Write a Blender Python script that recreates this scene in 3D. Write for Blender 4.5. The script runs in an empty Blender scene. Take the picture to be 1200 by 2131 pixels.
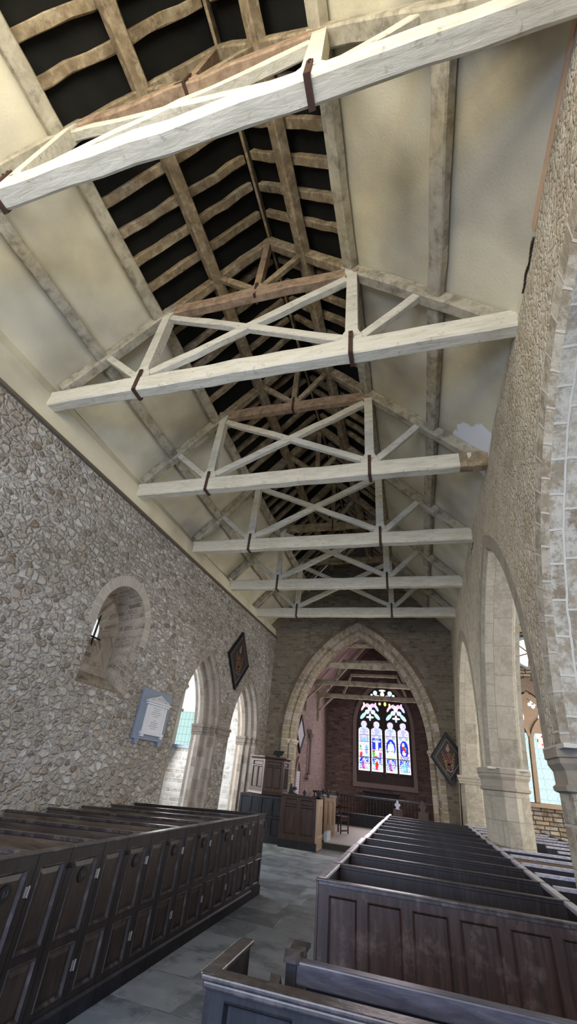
import bpy, math, random
from mathutils import Vector, Matrix
C = bpy.context.scene
COL = C.collection
random.seed(7)
R = random.uniform

# ---------------------------------------------------------------- camera, world, lights, exposure
cam_d = bpy.data.cameras.new('camera'); cam = bpy.data.objects.new('camera', cam_d); COL.objects.link(cam)
cr = Vector((0.9621068845, 0.2570803566, 0.0908847233))
cu = Vector((0.0660648498, -0.5431554551, 0.8370290241))
cf = Vector((-0.2645482533, 0.7993071011, 0.5395575779))
M = Matrix((cr, cu, -cf)).transposed().to_4x4(); M.translation = Vector((0, 0, 1.65))
cam.matrix_world = M
cam_d.sensor_fit = 'VERTICAL'; cam_d.sensor_height = 36.0; cam_d.lens = 843.64 / 2131 * 36.0
cam_d.clip_start = 0.02; cam_d.clip_end = 200
C.camera = cam
C.view_settings.view_transform = 'Standard'; C.view_settings.look = 'None'
C.view_settings.gamma = 1; C.view_settings.exposure = 0.0
try: C.view_settings.use_curve_mapping = False
except Exception: pass
try:
    C.cycles.use_denoising = True; C.cycles.max_bounces = 8; C.cycles.diffuse_bounces = 5
    C.cycles.sample_clamp_indirect = 4.0; C.cycles.caustics_reflective = False; C.cycles.caustics_refractive = False
except Exception: pass
W = bpy.data.worlds.new('world'); C.world = W; W.use_nodes = True
W.node_tree.nodes['Background'].inputs[0].default_value = (0.7, 0.82, 1.0, 1)
W.node_tree.nodes['Background'].inputs[1].default_value = 0.6

def area(name, loc, target, sx, sy, power, col):
    d = bpy.data.lights.new(name, 'AREA'); d.shape = 'RECTANGLE'; d.size = sx; d.size_y = sy
    d.energy = power; d.color = col
    o = bpy.data.objects.new(name, d); COL.objects.link(o); o.location = loc
    o.rotation_euler = (Vector(target) - Vector(loc)).to_track_quat('-Z', 'Y').to_euler()
    return o
WARM = (1.0, 0.93, 0.78); NEUT = (1.0, 0.97, 0.92); BLUE = (0.62, 0.76, 1.0)
area('west_window_light', (-1.9, -3.3, 5.4), (-1.9, 6, 7.6), 4.4, 3.2, 500, WARM)
area('west_low_fill', (-1.8, -3.4, 1.9), (-2.2, 3.0, 0.0), 2.6, 2.6, 400, (0.47, 0.62, 1.0))  # added cool fill for pews, floor and low walls; no door here
area('south_fill_light', (5.2, 2.2, 2.6), (0, 3.4, 2.2), 3.0, 2.6, 190, BLUE)  # three fills added along the south aisle wall, which has no windows
area('south_fill_light', (5.2, 7.0, 2.6), (0, 7.4, 2.4), 3.0, 2.6, 230, NEUT)
area('south_fill_light', (5.2, 12.2, 2.8), (0, 12.2, 2.4), 3.4, 2.8, 330, NEUT)
area('north_fill_light', (-8.4, 10.6, 2.6), (-4, 10.4, 2.0), 3.0, 2.6, 420, (0.85, 0.92, 1.0))  # added fill from the north aisle; no window on that wall
area('north_fill_light', (-8.3, 13.6, 2.8), (-2, 11.6, 0.0), 1.6, 2.6, 330, NEUT)  # second added fill, aimed down to brighten the floor
area('hatch_window_light', (-6.25, 6.5, 3.55), (-5.0, 6.8, 3.2), 0.5, 0.7, 8, BLUE)
area('chancel_window_light', (-1.6, 24.0, 3.6), (-1.8, 16, 1.2), 2.4, 3.4, 170, (1.0, 0.86, 0.9))
area('chancel_side_light', (0.75, 18.6, 3.0), (-4, 18.4, 2.4), 1.6, 2.0, 85, (1.0, 0.88, 0.86))

# ---------------------------------------------------------------- materials
def lin(h):
    r = []
    for i in (0, 2, 4):
        c = int(h[i:i+2], 16) / 255
        r.append(c / 12.92 if c < 0.04045 else ((c + 0.055) / 1.055) ** 2.4)
    return (*r, 1)
class Mat:
    def __init__(s, name, rough=0.85, spec=0.3):
        s.m = bpy.data.materials.new(name); s.m.use_nodes = True; s.t = s.m.node_tree
        s.b = s.t.nodes['Principled BSDF']; s.b.inputs['Roughness'].default_value = rough
        s.b.inputs['Specular IOR Level'].default_value = spec
        s.tc = s.t.nodes.new('ShaderNodeTexCoord')
    def n(s, typ, **kw):
        nd = s.t.nodes.new(typ)
        for k, v in kw.items():
            if k in ('op',): nd.operation = v
            elif hasattr(nd, k) and not k[0].isupper(): setattr(nd, k, v)
        return nd
    def lk(s, a, b): s.t.links.new(a, b)
    def co(s, scale=(1, 1, 1), uv=False, rot=(0, 0, 0), loc=(0, 0, 0)):
        mp = s.n('ShaderNodeMapping'); mp.inputs['Scale'].default_value = scale
        mp.inputs['Rotation'].default_value = rot; mp.inputs['Location'].default_value = loc
        s.lk(s.tc.outputs['UV' if uv else 'Object'], mp.inputs[0]); return mp.outputs[0]
    def noise(s, co, scale, detail=4, rough=0.6, dist=0.0):
        nd = s.n('ShaderNodeTexNoise'); nd.inputs['Scale'].default_value = scale
        nd.inputs['Detail'].default_value = detail; nd.inputs['Roughness'].default_value = rough
        nd.inputs['Distortion'].default_value = dist
        s.lk(co, nd.inputs['Vector']); return nd
    def ramp(s, fac, stops, interp='LINEAR'):
        nd = s.n('ShaderNodeValToRGB'); el = nd.color_ramp.elements; nd.color_ramp.interpolation = interp
        while len(el) > 1: el.remove(el[-1])
        el[0].position, el[0].color = stops[0][0], stops[0][1]
        for p, c in stops[1:]:
            e = el.new(p); e.color = c
        s.lk(fac, nd.inputs[0]); return nd.outputs[0]
    def mr(s, fac, a, b, c=0.0, d=1.0):
        nd = s.n('ShaderNodeMapRange'); s.lk(fac, nd.inputs[0])
        for i, v in enumerate((a, b, c, d)): nd.inputs[i+1].default_value = v
        return nd.outputs[0]
    def mix(s, fac, a, b, mode='MIX'):
        nd = s.n('ShaderNodeMix'); nd.data_type = 'RGBA'; nd.blend_type = mode
        for inp, v in ((nd.inputs[0], fac), (nd.inputs[6], a), (nd.inputs[7], b)):
            if isinstance(v, (int, float)): inp.default_value = v
            elif isinstance(v, tuple): inp.default_value = v
            else: s.lk(v, inp)
        return nd.outputs[2]
    def math(s, op, a, b=0.0):
        nd = s.n('ShaderNodeMath'); nd.operation = op
        for i, v in enumerate((a, b)):
            if isinstance(v, (int, float)): nd.inputs[i].default_value = v
            else: s.lk(v, nd.inputs[i])
        return nd.outputs[0]
    def vadd(s, a, bcol, k):
        sb = s.n('ShaderNodeVectorMath'); sb.operation = 'SUBTRACT'; s.lk(bcol, sb.inputs[0]); sb.inputs[1].default_value = (0.5, 0.5, 0.5)
        sc = s.n('ShaderNodeVectorMath'); sc.operation = 'SCALE'; s.lk(sb.outputs[0], sc.inputs[0]); sc.inputs[3].default_value = k
        ad = s.n('ShaderNodeVectorMath'); ad.operation = 'ADD'; s.lk(a, ad.inputs[0]); s.lk(sc.outputs[0], ad.inputs[1]); return ad.outputs[0]
    def bump(s, h, strength=0.6, dist=0.02):
        nd = s.n('ShaderNodeBump'); nd.inputs['Strength'].default_value = strength; nd.inputs['Distance'].default_value = dist
        s.lk(h, nd.inputs['Height']); s.lk(nd.outputs[0], s.b.inputs['Normal'])
    def color(s, c):
        if isinstance(c, tuple): s.b.inputs['Base Color'].default_value = c
        else: s.lk(c, s.b.inputs['Base Color'])
        return s.m

def m_rubble(name, size, cols, mortar, bumpd=0.03, squash=1.7, wash=None):
    k = Mat(name, 0.92, 0.2)
    base = k.co((1, 1, squash)); nz = k.noise(base, 2.2 / size * 0.35, 3)
    co = k.vadd(base, nz.outputs['Color'], size * 1.15)
    v1 = k.n('ShaderNodeTexVoronoi'); v1.inputs['Scale'].default_value = 1 / size; k.lk(co, v1.inputs['Vector'])
    v2 = k.n('ShaderNodeTexVoronoi'); v2.feature = 'DISTANCE_TO_EDGE'; v2.inputs['Scale'].default_value = 1 / size; k.lk(co, v2.inputs['Vector'])
    sep = k.n('ShaderNodeSeparateColor'); k.lk(v1.outputs['Color'], sep.inputs[0])
    n = len(cols); stone = k.ramp(sep.outputs[0], [(i / n, c) for i, c in enumerate(cols)], 'CONSTANT')
    fine = k.noise(k.co(), 14, 6, 0.7)
    stone = k.mix(0.4, stone, k.ramp(fine.outputs[0], [(0.25, (0.3, 0.3, 0.3, 1)), (0.75, (0.85, 0.84, 0.82, 1))]), 'OVERLAY')
    ed = k.math('ADD', v2.outputs[0], k.math('MULTIPLY', k.math('SUBTRACT', fine.outputs[0], 0.5), 0.10))
    mort = k.mr(ed, 0.02, 0.16)
    big = k.noise(k.co(), 0.55, 4, 0.65)
    c = k.mix(mort, mortar, stone)
    c = k.mix(k.mr(big.outputs[0], 0.42, 0.68, 0.0, 0.55), c, lin('8c8272'))
    if wash:
        c = k.mix(k.mr(k.noise(k.co(), 3.0, 6, 0.75).outputs[0], 0.46, 0.56, 0, wash[1]), c, wash[0])
    h = k.math('ADD', k.math('MULTIPLY', k.mr(ed, 0.0, 0.22), 0.8), k.math('MULTIPLY', fine.outputs[0], 0.55))
    k.bump(h, 0.9, bumpd); return k.color(c)
def m_block(name, w, h, cols, mortar, wash=None, msize=0.012, bumpd=0.012, wob=0.03, uv=True, rough=0.9, fine_s=16, shade=0.5):
    k = Mat(name, rough, 0.25)
    base = k.co(uv=uv); nz = k.noise(base, 3.0, 4)
    co = k.vadd(base, nz.outputs['Color'], wob)
    b = k.n('ShaderNodeTexBrick'); k.lk(co, b.inputs['Vector'])
    b.inputs['Scale'].default_value = 1.0; b.inputs['Brick Width'].default_value = w; b.inputs['Row Height'].default_value = h
    b.inputs['Mortar Size'].default_value = msize; b.inputs['Mortar Smooth'].default_value = 0.4; b.inputs['Bias'].default_value = 0.0
    b.inputs['Color1'].default_value = (0, 0, 0, 1); b.inputs['Color2'].default_value = (1, 1, 1, 1); b.inputs['Mortar'].default_value = (0.5, 0.5, 0.5, 1)
    b.offset = 0.42; b.squash = 0.7; b.squash_frequency = 3
    n = len(cols); stone = k.ramp(b.outputs['Color'], [(i / max(1, n - 1), c) for i, c in enumerate(cols)])
    fine = k.noise(k.co(uv=uv), fine_s, 6, 0.7)
    stone = k.mix(shade, stone, k.ramp(fine.outputs[0], [(0.25, (0.3, 0.3, 0.3, 1)), (0.75, (0.8, 0.8, 0.78, 1))]), 'OVERLAY')
    if wash:
        stone = k.mix(k.mr(k.noise(k.co(uv=uv), 4.5, 8, 0.78).outputs[0], 0.45, 0.56, 0, wash[1]), stone, wash[0])
    c = k.mix(b.outputs['Fac'], stone, mortar)
    hh = k.math('SUBTRACT', k.math('MULTIPLY', fine.outputs[0], 0.7), k.math('MULTIPLY', b.outputs['Fac'], 0.6))
    k.bump(hh, 0.8, bumpd); return k.color(c)
def m_wood(name, cols, grain=(1, 1, 1), gs=6, wear=None, rough=0.7, bumpd=0.004, spec=0.3, wscale=2.5, wr=(0.52, 0.62)):
    k = Mat(name, rough, spec)
    g = k.noise(k.co(grain), gs, 6, 0.65, 0.4)
    c = k.ramp(g.outputs[0], [(0.28, cols[0]), (0.5, cols[1]), (0.75, cols[2])])
    if wear:
        w = k.noise(k.co(), wscale, 7, 0.7)
        c = k.mix(k.mr(w.outputs[0], wr[0], wr[1], 0, wear[1]), c, wear[0])
    k.bump(g.outputs[0], 0.6, bumpd); return k.color(c)

def m_plain(name, col, rough=0.8, spec=0.3, metal=0.0, nz=(12, 0.25)):
    k = Mat(name, rough, spec); k.b.inputs['Metallic'].default_value = metal
    n = k.noise(k.co(), nz[0], 5); lo = tuple(x * (1 - nz[1]) for x in col[:3]) + (1,)
    return k.color(k.mix(n.outputs[0], lo, tuple(min(1, x * (1 + nz[1])) for x in col[:3]) + (1,)))
RUB = m_rubble('rubble_stone', 0.15, [lin('a09990'), lin('b7b1aa'), lin('a89d91'), lin('c3bfb9'), lin('93897d'), lin('b2a89d'), lin('beb9b4'), lin('9d9892'), lin('b9b1a7'), lin('84776a'), lin('ada69e')], lin('beb9b2'), 0.075, 1.6)
RUBR = m_rubble('limewashed_rubble', 0.085, [lin('b8ac95'), lin('c1b59e'), lin('ada08a'), lin('cabfa9')], lin('beb29b'), 0.018, 1.2, (lin('d0c9ba'), 0.45))
ASH2 = m_block('smooth_limed_ashlar', 0.52, 0.33, [lin('857c6d'), lin('989080'), lin('8e8576'), lin('a39b8b')], lin('8f8777'), (lin('aba495'), 0.6), .007, .008)
ASH = m_block('limewashed_ashlar', 0.46, 0.30, [lin('7d705f'), lin('958975'), lin('8d8372'), lin('a39a86')], lin('c3bdb0'), (lin('c6c1b3'), 0.72), .014, .014, .04, True, .9, 22)
VOU = m_block('arch_voussoir_stone', 0.30, 0.60, [lin('7d6f5c'), lin('998b74'), lin('8b8373'), lin('a89d88')], lin('b8af9c'), (lin('bdb6a4'), 0.6))
VOUN = m_block('grey_brown_arch_stone', 0.34, 0.6, [lin('7a6f66'), lin('90857a'), lin('877d73'), lin('9d948a')], lin('a89f92'), (lin('a69d92'), 0.4), .006)
VOUB = m_block('brown_arch_stone', 0.30, 0.60, [lin('75675a'), lin('8f8069'), lin('857b6d'), lin('a3968a')], lin('c0b6a2'), (lin('b5aa96'), 0.35))
GAB = m_block('coursed_brown_stone', 0.27, 0.095, [lin('665d51'), lin('7f7565'), lin('585148'), lin('8c8272')], lin('867c6d'), (lin('7a7062'), 0.5), 0.011, 0.018, 0.10, True, 0.95, 9, .7)
CAPS = m_plain('weathered_capital_stone', lin('847b70'), 0.95, 0.2, 0, (14, 0.5))
CHS = m_block('chancel_stone', 0.30, 0.10, [lin('4d4140'), lin('75625c'), lin('5f504c'), lin('83706a')], lin('7c6b66'), None, 0.012, 0.014, 0.06, True, 0.92, 11)
AIS = m_block('aisle_stone', 0.42, 0.13, [lin('8f8d89'), lin('a8a6a2'), lin('7f7a74'), lin('b5b4b2')], lin('bdbcb8'), (lin('c8cbd2'), 0.5), 0.014, 0.014, 0.06)
AISB = m_block('brown_aisle_stone', 0.34, 0.10, [lin('70604c'), lin('8d795f'), lin('5c4d3c'), lin('9c8a70')], lin('40352a'), (lin('cfd0d2'), 0.25), 0.016, 0.02, 0.06)

def m_plaster():
    k = Mat('aged_plaster', 0.95, 0.15)
    a = k.noise(k.co(), 0.9, 5, 0.6); b = k.noise(k.co(loc=(7, 3, 1)), 0.45, 3, 0.5); f = k.noise(k.co(), 30, 4)
    c = k.ramp(a.outputs[0], [(0.3, lin('bdb59c')), (0.5, lin('d1c9af')), (0.75, lin('d9d2ba'))])
    c = k.mix(k.mr(b.outputs[0], 0.5, 0.7, 0, 0.75), c, lin('888279'))
    c = k.mix(k.mr(k.noise(k.co(loc=(3, 9, 4)), 0.8, 5).outputs[0], 0.58, 0.75, 0, 0.55), c, lin('d1c49c'))
    # fresh white repair patch with its own ragged outline high on the south slope
    g = k.n('ShaderNodeNewGeometry')
    vd = k.n('ShaderNodeVectorMath'); vd.operation = 'SUBTRACT'; k.lk(k.tc.outputs['Object'], vd.inputs[0]); vd.inputs[1].default_value = (1.42, 5.72, 6.5)
    vs = k.n('ShaderNodeVectorMath'); vs.operation = 'MULTIPLY'; k.lk(vd.outputs[0], vs.inputs[0]); vs.inputs[1].default_value = (1.0, 1.05, 0.9)
    ln = k.n('ShaderNodeVectorMath'); ln.operation = 'LENGTH'; k.lk(vs.outputs[0], ln.inputs[0])
    e = k.math('ADD', ln.outputs['Value'], k.math('MULTIPLY', k.math('SUBTRACT', k.noise(k.co(), 6, 5).outputs[0], 0.5), 0.5))
    c = k.mix(k.mr(e, 0.58, 0.55), c, lin('eceff0'))
    k.bump(k.math('ADD', f.outputs[0], k.math('MULTIPLY', a.outputs[0], 2)), 0.35, 0.01); return k.color(c)
PLA = m_plaster()
kk = Mat('chancel_pink_plaster', 0.95, 0.15); PNK = kk.color(kk.ramp(kk.noise(kk.co(), 1.2, 5).outputs[0], [(0.3, lin('7d6562')), (0.7, lin('a08a86'))]))
kk = Mat('salmon_board', 0.9, 0.2); SAL = kk.color(kk.ramp(kk.noise(kk.co(), 3, 5).outputs[0], [(0.3, lin('b99a80')), (0.7, lin('cfae90'))]))
WHT = m_wood('whitewashed_timber', [lin('b9b4a0'), lin('d2cdbb'), lin('dfdaca')], (.35, 2.2, 2.2), 7, (lin('9a917e'), 0.6), 0.85, 0.014, 0.2, 9.0, (0.58, 0.66))
WHG = m_wood('grey_whitewashed_timber', [lin('8e8672'), lin('aca48f'), lin('c3bba6')], (1, 1, 1), 6, (lin('6f675a'), 0.7), 0.88, 0.01, 0.2, 4.0, (0.52, 0.64))
BRN = m_wood('bare_brown_timber', [lin('685a48'), lin('8b7a60'), lin('a8987b')], (1, 1, 1), 7, (lin('bfb193'), 0.6), 0.85, 0.01, 0.2, 5.0, (0.5, 0.62))
BRN2 = m_wood('pinkish_brown_timber', [lin('786250'), lin('9f8870'), lin('b79f85')], (1, 1, 1), 7, (lin('6d5443'), 0.5), 0.85, 0.01, 0.2, 5.0)
OAK = m_wood('dark_oak', [lin('161212'), lin('231d1c'), lin('322928')], (6, 6, 0.7), 4, (lin('453c3b'), 0.4), 0.38, 0.003, 0.45, 5.0, (0.54, 0.72))
OAKM = m_wood('worn_dark_oak_edge', [lin('221d1d'), lin('352f2f'), lin('4d4644')], (6, 6, 0.7), 4, (lin('6a6360'), 0.5), 0.33, 0.003, 0.6, 6.0)
OAKB = m_wood('reddish_brown_oak', [lin('211715'), lin('33241f'), lin('46342d')], (7, 7, 0.6), 4, (lin('7d6e68'), 0.45), 0.45, 0.003, 0.4, 3.5, (0.54, 0.72))
OAKP = m_wood('pulpit_oak', [lin('241914'), lin('39271e'), lin('4c382c')], (7, 7, 0.6), 4, None, 0.5, 0.003, 0.4)
OAKL = m_wood('lit_carved_oak', [lin('80695a'), lin('a58c78'), lin('bfa692')], (9, 9, 0.6), 4, None, 0.55, 0.003, 0.4)  # light on the reading desk's end face put into the colour
OAKD = m_wood('blue_black_oak', [lin('131317'), lin('1d1d22'), lin('2a2a30')], (6, 6, 0.7), 4, (lin('3a3a40'), .4), 0.55, 0.003, 0.3)
PLY = m_wood('tan_back_board', [lin('5c4c3a'), lin('75624b'), lin('88755c')], (0.7, 6, 6), 4, None, 0.6, 0.003, 0.3)
PANL = m_wood('brown_door_panel', [lin('1d1613'), lin('30251f'), lin('43352c')], (6, 6, 0.7), 4, (lin('52453c'), .35), 0.45, 0.003, 0.4)
PEWB = m_wood('brown_grey_pew_back', [lin('352c26'), lin('4e4238'), lin('665749')], (0.7, 6, 6), 4, (lin('5f574f'), .4), 0.55, 0.003, 0.3)
SEATM = m_wood('seat_oak', [lin('2b2522'), lin('3f3631'), lin('544a43')], (0.7, 6, 6), 4, None, 0.5, 0.003, 0.4)
IRON = m_plain('rusty_iron', lin('4e3a31'), 0.8, 0.3, 0.2, (18, 0.5))
SLT = m_plain('black_roof_felt', lin('1f1f1b'), 0.9, 0.15, 0, (2.5, 0.5))
CORN = m_plain('dark_cornice_wood', lin('5e564a'), 0.85)
BLK = m_plain('black_frame_paint', lin('141214'), 0.6, 0.3)
MARB = m_plain('grey_white_marble', lin('c4c7cc'), 0.45, 0.4, 0, (5, 0.08))
SLAB = m_plain('blue_grey_slate', lin('727e90'), 0.55, 0.4, 0, (4, 0.12))
INK = m_plain('faded_inscription', lin('747a84'), 0.8)
CRV = m_plain('carved_relief_stone', lin('b2b4b4'), 0.7, 0.3, 0, (10, 0.15))
HINGE = m_plain('worn_steel', lin('908a88'), 0.45, 0.5, 0.5)
DISC = m_plain('black_number_disc', lin('141216'), 0.5)
DIGIT = m_plain('worn_number_paint', lin('423c3c'), 0.6)
STEP = m_plain('pale_boarded_floor', lin('a6a09a'), 0.55, 0.4, 0, (6, 0.15))
SHAD = m_plain('dark_step_riser', lin('3d3932'), 0.8)
TRAC = m_plain('tracery_stone', lin('463c3c'), 0.9)
JAMB = m_plain('window_jamb_stone', lin('8d7d79'), 0.9, 0.2, 0, (8, 0.2))
JAMBT = m_plain('tan_window_stone', lin('8c7866'), 0.9, 0.2, 0, (8, 0.2))
PAPER = m_plain('white_board', lin('c6c6cc'), 0.7)
GOLD = m_plain('faded_gilt_paint', lin('695a3e'), 0.6, 0.4, 0, (20, 0.4))
REDP = m_plain('faded_red_paint', lin('4c2622'), 0.7, 0.3, 0, (20, 0.3))
PNT = m_plain('dark_painted_canvas', lin('2b2220'), 0.7, 0.3, 0, (10, 0.5))
LOZ = m_plain('pale_lozenge_canvas', lin('a9a8b4'), 0.7, 0.3, 0, (10, 0.15))
LEDGE = m_plain('grey_line_paint', lin('6c6664'), 0.6)
def m_floor():
    k = Mat('slate_flagstones', 0.5, 0.5)
    base = k.co((1, 1, 1), rot=(0, 0, 0.03)); nz = k.noise(base, 1.2, 3)
    co = k.vadd(base, nz.outputs['Color'], 0.10)
    b = k.n('ShaderNodeTexBrick'); k.lk(co, b.inputs['Vector']); b.inputs['Scale'].default_value = 1
    b.inputs['Brick Width'].default_value = 1.05; b.inputs['Row Height'].default_value = 0.62; b.inputs['Mortar Size'].default_value = 0.012
    b.inputs['Mortar Smooth'].default_value = 0.3; b.inputs['Bias'].default_value = 0
    b.inputs['Color1'].default_value = (0, 0, 0, 1); b.inputs['Color2'].default_value = (1, 1, 1, 1)
    b.offset = 0.43; b.squash = 1.5; b.squash_frequency = 2
    st = k.ramp(b.outputs['Color'], [(0, lin('51585f')), (0.35, lin('818990')), (0.6, lin('656d74')), (1, lin('9aa1a7'))])
    f = k.noise(k.co(), 3.5, 8, 0.7)
    st = k.mix(k.mr(f.outputs[0], 0.50, 0.62, 0, 0.45), st, lin('9aa1a9'))
    st = k.mix(k.mr(k.noise(k.co(loc=(4, 2, 0)), 1.6, 6, 0.7).outputs[0], 0.52, 0.62, 0, 0.6), st, lin('3a3f45'))
    c = k.mix(k.math('MULTIPLY', b.outputs['Fac'], k.mr(f.outputs[0], 0.35, 0.65, 0.1, 0.8)), st, lin('9aa2ad'))
    k.lk(k.mr(f.outputs[0], 0.3, 0.7, 0.28, 0.58), k.b.inputs['Roughness'])
    k.bump(k.math('SUBTRACT', f.outputs[0], b.outputs['Fac']), 0.4, 0.008); return k.color(c)
FLO = m_floor()
def m_emit(name, col, st, grid=None, diag=None, lead=(0.02, 0.06, 0.07, 1)):
    """lit window glass with lead lines; grid/diag in metres on the pane's X,Z"""
    k = Mat(name); em = k.n('ShaderNodeEmission'); em.inputs['Strength'].default_value = st
    sp = k.n('ShaderNodeSeparateXYZ'); k.lk(k.tc.outputs['Object'], sp.inputs[0]); fac = None
    def line(val, period, w):
        fr = k.math('FRACT', k.math('DIVIDE', k.math('ADD', val, 100.0), period))
        return k.math('LESS_THAN', fr, w / period)
    ls = []
    if grid: ls += [line(sp.outputs[0], grid[0], grid[2]), line(sp.outputs[2], grid[1], grid[2])]
    if diag:
        ls += [line(k.math('ADD', sp.outputs[0], k.math('MULTIPLY', sp.outputs[2], 0.8)), diag[0], diag[1]),
               line(k.math('SUBTRACT', sp.outputs[0], k.math('MULTIPLY', sp.outputs[2], 0.8)), diag[0], diag[1])]
    for l in ls: fac = l if fac is None else k.math('MAXIMUM', fac, l)
    n = k.noise(k.co(), 5, 3)
    c = k.mix(n.outputs[0], tuple(x * 0.82 for x in col[:3]) + (1,), col)
    if fac is not None: c = k.mix(fac, c, lead)
    k.lk(c, em.inputs['Color']); k.lk(em.outputs[0], k.t.nodes['Material Output'].inputs['Surface']); return k.m
GWH = m_emit('white_sky_glass', (1, 1, 1, 1), 1.5)
GWL = m_emit('white_leaded_glass', (1, 1, 1, 1), 1.3, (0.17, 0.2, 0.010), None, (0.6, 0.75, 0.8, 1))
GTE = m_emit('pale_teal_leaded_glass', (0.70, 1.0, 0.97, 1), 1.0, (0.145, 0.24, 0.012), None, (0.25, 0.5, 0.5, 1))
GDI = m_emit('pale_teal_lattice_glass', (0.78, 1.0, 1.0, 1), 1.15, (0.245, 0.245, 0.010), (0.125, 0.006), (0.42, 0.6, 0.62, 1))
def m_stained():
    k = Mat('stained_glass'); a = k.n('ShaderNodeVertexColor'); a.layer_name = 'Col'
    em = k.n('ShaderNodeEmission'); em.inputs['Strength'].default_value = 1.15; k.lk(a.outputs[0], em.inputs[0])
    k.lk(em.outputs[0], k.t.nodes['Material Output'].inputs['Surface']); return k.m
STG = m_stained()

# ---------------------------------------------------------------- mesh helper
class MB:
    def __init__(s): s.v = []; s.f = []; s.uv = []; s.col = []
    def face(s, pts, uv=None, col=None):
        i = len(s.v); s.v += [tuple(p) for p in pts]; s.f.append(tuple(range(i, i + len(pts)))); s.uv.append(uv); s.col.append(col)
    def box(s, a, b):
        x0, y0, z0 = a; x1, y1, z1 = b
        s.hexa([(x0, y0, z0), (x1, y0, z0), (x1, y1, z0), (x0, y1, z0), (x0, y0, z1), (x1, y0, z1), (x1, y1, z1), (x0, y1, z1)])
    def hexa(s, p):
        i = len(s.v); s.v += [tuple(q) for q in p]
        for f in ((0, 3, 2, 1), (4, 5, 6, 7), (0, 1, 5, 4), (1, 2, 6, 5), (2, 3, 7, 6), (3, 0, 4, 7)):
            s.f.append(tuple(i + j for j in f)); s.uv.append(None); s.col.append(None)
    def loft(s, rings, closed=True, cap=True, uvfun=None):
        base = []
        for r in rings:
            base.append(len(s.v)); s.v += [tuple(q) for q in r]
        n = len(rings[0])
        for k in range(len(rings) - 1):
            for j in range(n if closed else n - 1):
                j2 = (j + 1) % n
                s.f.append((base[k] + j, base[k] + j2, base[k+1] + j2, base[k+1] + j))
                s.uv.append(uvfun(k, j) if uvfun else None); s.col.append(None)
        if cap and closed:
            s.f.append(tuple(base[0] + j for j in reversed(range(n)))); s.uv.append(None); s.col.append(None)
            s.f.append(tuple(base[-1] + j for j in range(n))); s.uv.append(None); s.col.append(None)
    def bar(s, p, q, w, h, up=(0, 0, 1), rough=0.0, seg=None, ch=0.12):
        """timber from p to q; w across, h along 'up'"""
        p, q = Vector(p), Vector(q); d = (q - p); L = d.length; d.normalize()
        u = Vector(up); u = (u - d * u.dot(d)).normalized(); sd = d.cross(u)
        seg = seg or max(1, int(L / 0.35)) if rough else 1
        c = min(w, h) * ch; hw, hh = w / 2, h / 2
        prof = [(-hw + c, -hh), (hw - c, -hh), (hw, -hh + c), (hw, hh - c), (hw - c, hh), (-hw + c, hh), (-hw, hh - c), (-hw, -hh + c)]
        rings = []
        for i in range(seg + 1):
            o = p + d * (L * i / seg); e = rough * (0.4 if i in (0, seg) else 1)
            ox, oy = R(-e, e), R(-e, e); k1 = 1 + R(-e, e) * 4; k2 = 1 + R(-e, e) * 4
            rings.append([o + sd * (a * k1 + ox + R(-e, e) * 0.5) + u * (b * k2 + oy + R(-e, e) * 0.5) for a, b in prof])
        s.loft(rings)
    def lathe(s, prof, c, n=16, ax=None):
        rings = [[(c[0] + r * math.cos(2 * math.pi * j / n), c[1] + r * math.sin(2 * math.pi * j / n), c[2] + z) for j in range(n)] for r, z in prof]
        s.loft(rings)
    def prism(s, poly, fn, d0, d1):
        s.loft([[fn(a, b, d0) for a, b in poly], [fn(a, b, d1) for a, b in poly]])
    def tube(s, pts, r, n=8):
        rings = []
        pts = [Vector(p) for p in pts]
        for i, p in enumerate(pts):
            d = (pts[min(i + 1, len(pts) - 1)] - pts[max(i - 1, 0)]).normalized()
            a = d.orthogonal().normalized(); b = d.cross(a)
            rings.append([p + a * (r * math.cos(2 * math.pi * j / n)) + b * (r * math.sin(2 * math.pi * j / n)) for j in range(n)])
        s.loft(rings)
    def build(s, name, mat, parent=None, smooth=False, bevel=0.0, origin=None):
        me = bpy.data.meshes.new(name)
        if origin is not None:
            o3 = Vector(origin); vs = [tuple(Vector(p) - o3) for p in s.v]
        else: vs = s.v
        me.from_pydata(vs, [], s.f)
        if any(u is not None for u in s.uv):
            L = me.uv_layers.new(name='UVMap')
            for pl, u in zip(me.polygons, s.uv):
                if u is None:
                    u = [(s.v[vi][0] + s.v[vi][1], s.v[vi][2]) for vi in pl.vertices]
                for li, q in zip(pl.loop_indices, u): L.data[li].uv = q
        if any(c is not None for c in s.col):
            ca = me.color_attributes.new('Col', 'FLOAT_COLOR', 'CORNER')
            for pl, c in zip(me.polygons, s.col):
                for li in pl.loop_indices: ca.data[li].color = (*(c or (0, 0, 0)), 1)
        me.materials.append(mat)
        if smooth:
            for pl in me.polygons: pl.use_smooth = True
        o = bpy.data.objects.new(name, me); COL.objects.link(o)
        if origin is not None and parent is None: o.location = origin
        if parent is not None: o.parent = parent
        if bevel:
            b = o.modifiers.new('bevel', 'BEVEL'); b.width = bevel; b.segments = 2; b.limit_method = 'ANGLE'
        return o
def struct(o, **kw): o['kind'] = 'structure'; return o
def tag(o, label, cat, group=None):
    o['label'] = label; o['category'] = cat
    if group: o['group'] = group
    return o
def thing(name, label, cat, loc=(0, 0, 0), group=None):
    o = bpy.data.objects.new(name, None); COL.objects.link(o); o.location = loc
    return tag(o, label, cat, group)
def pl(o, text): o['label'] = text; return o
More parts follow.
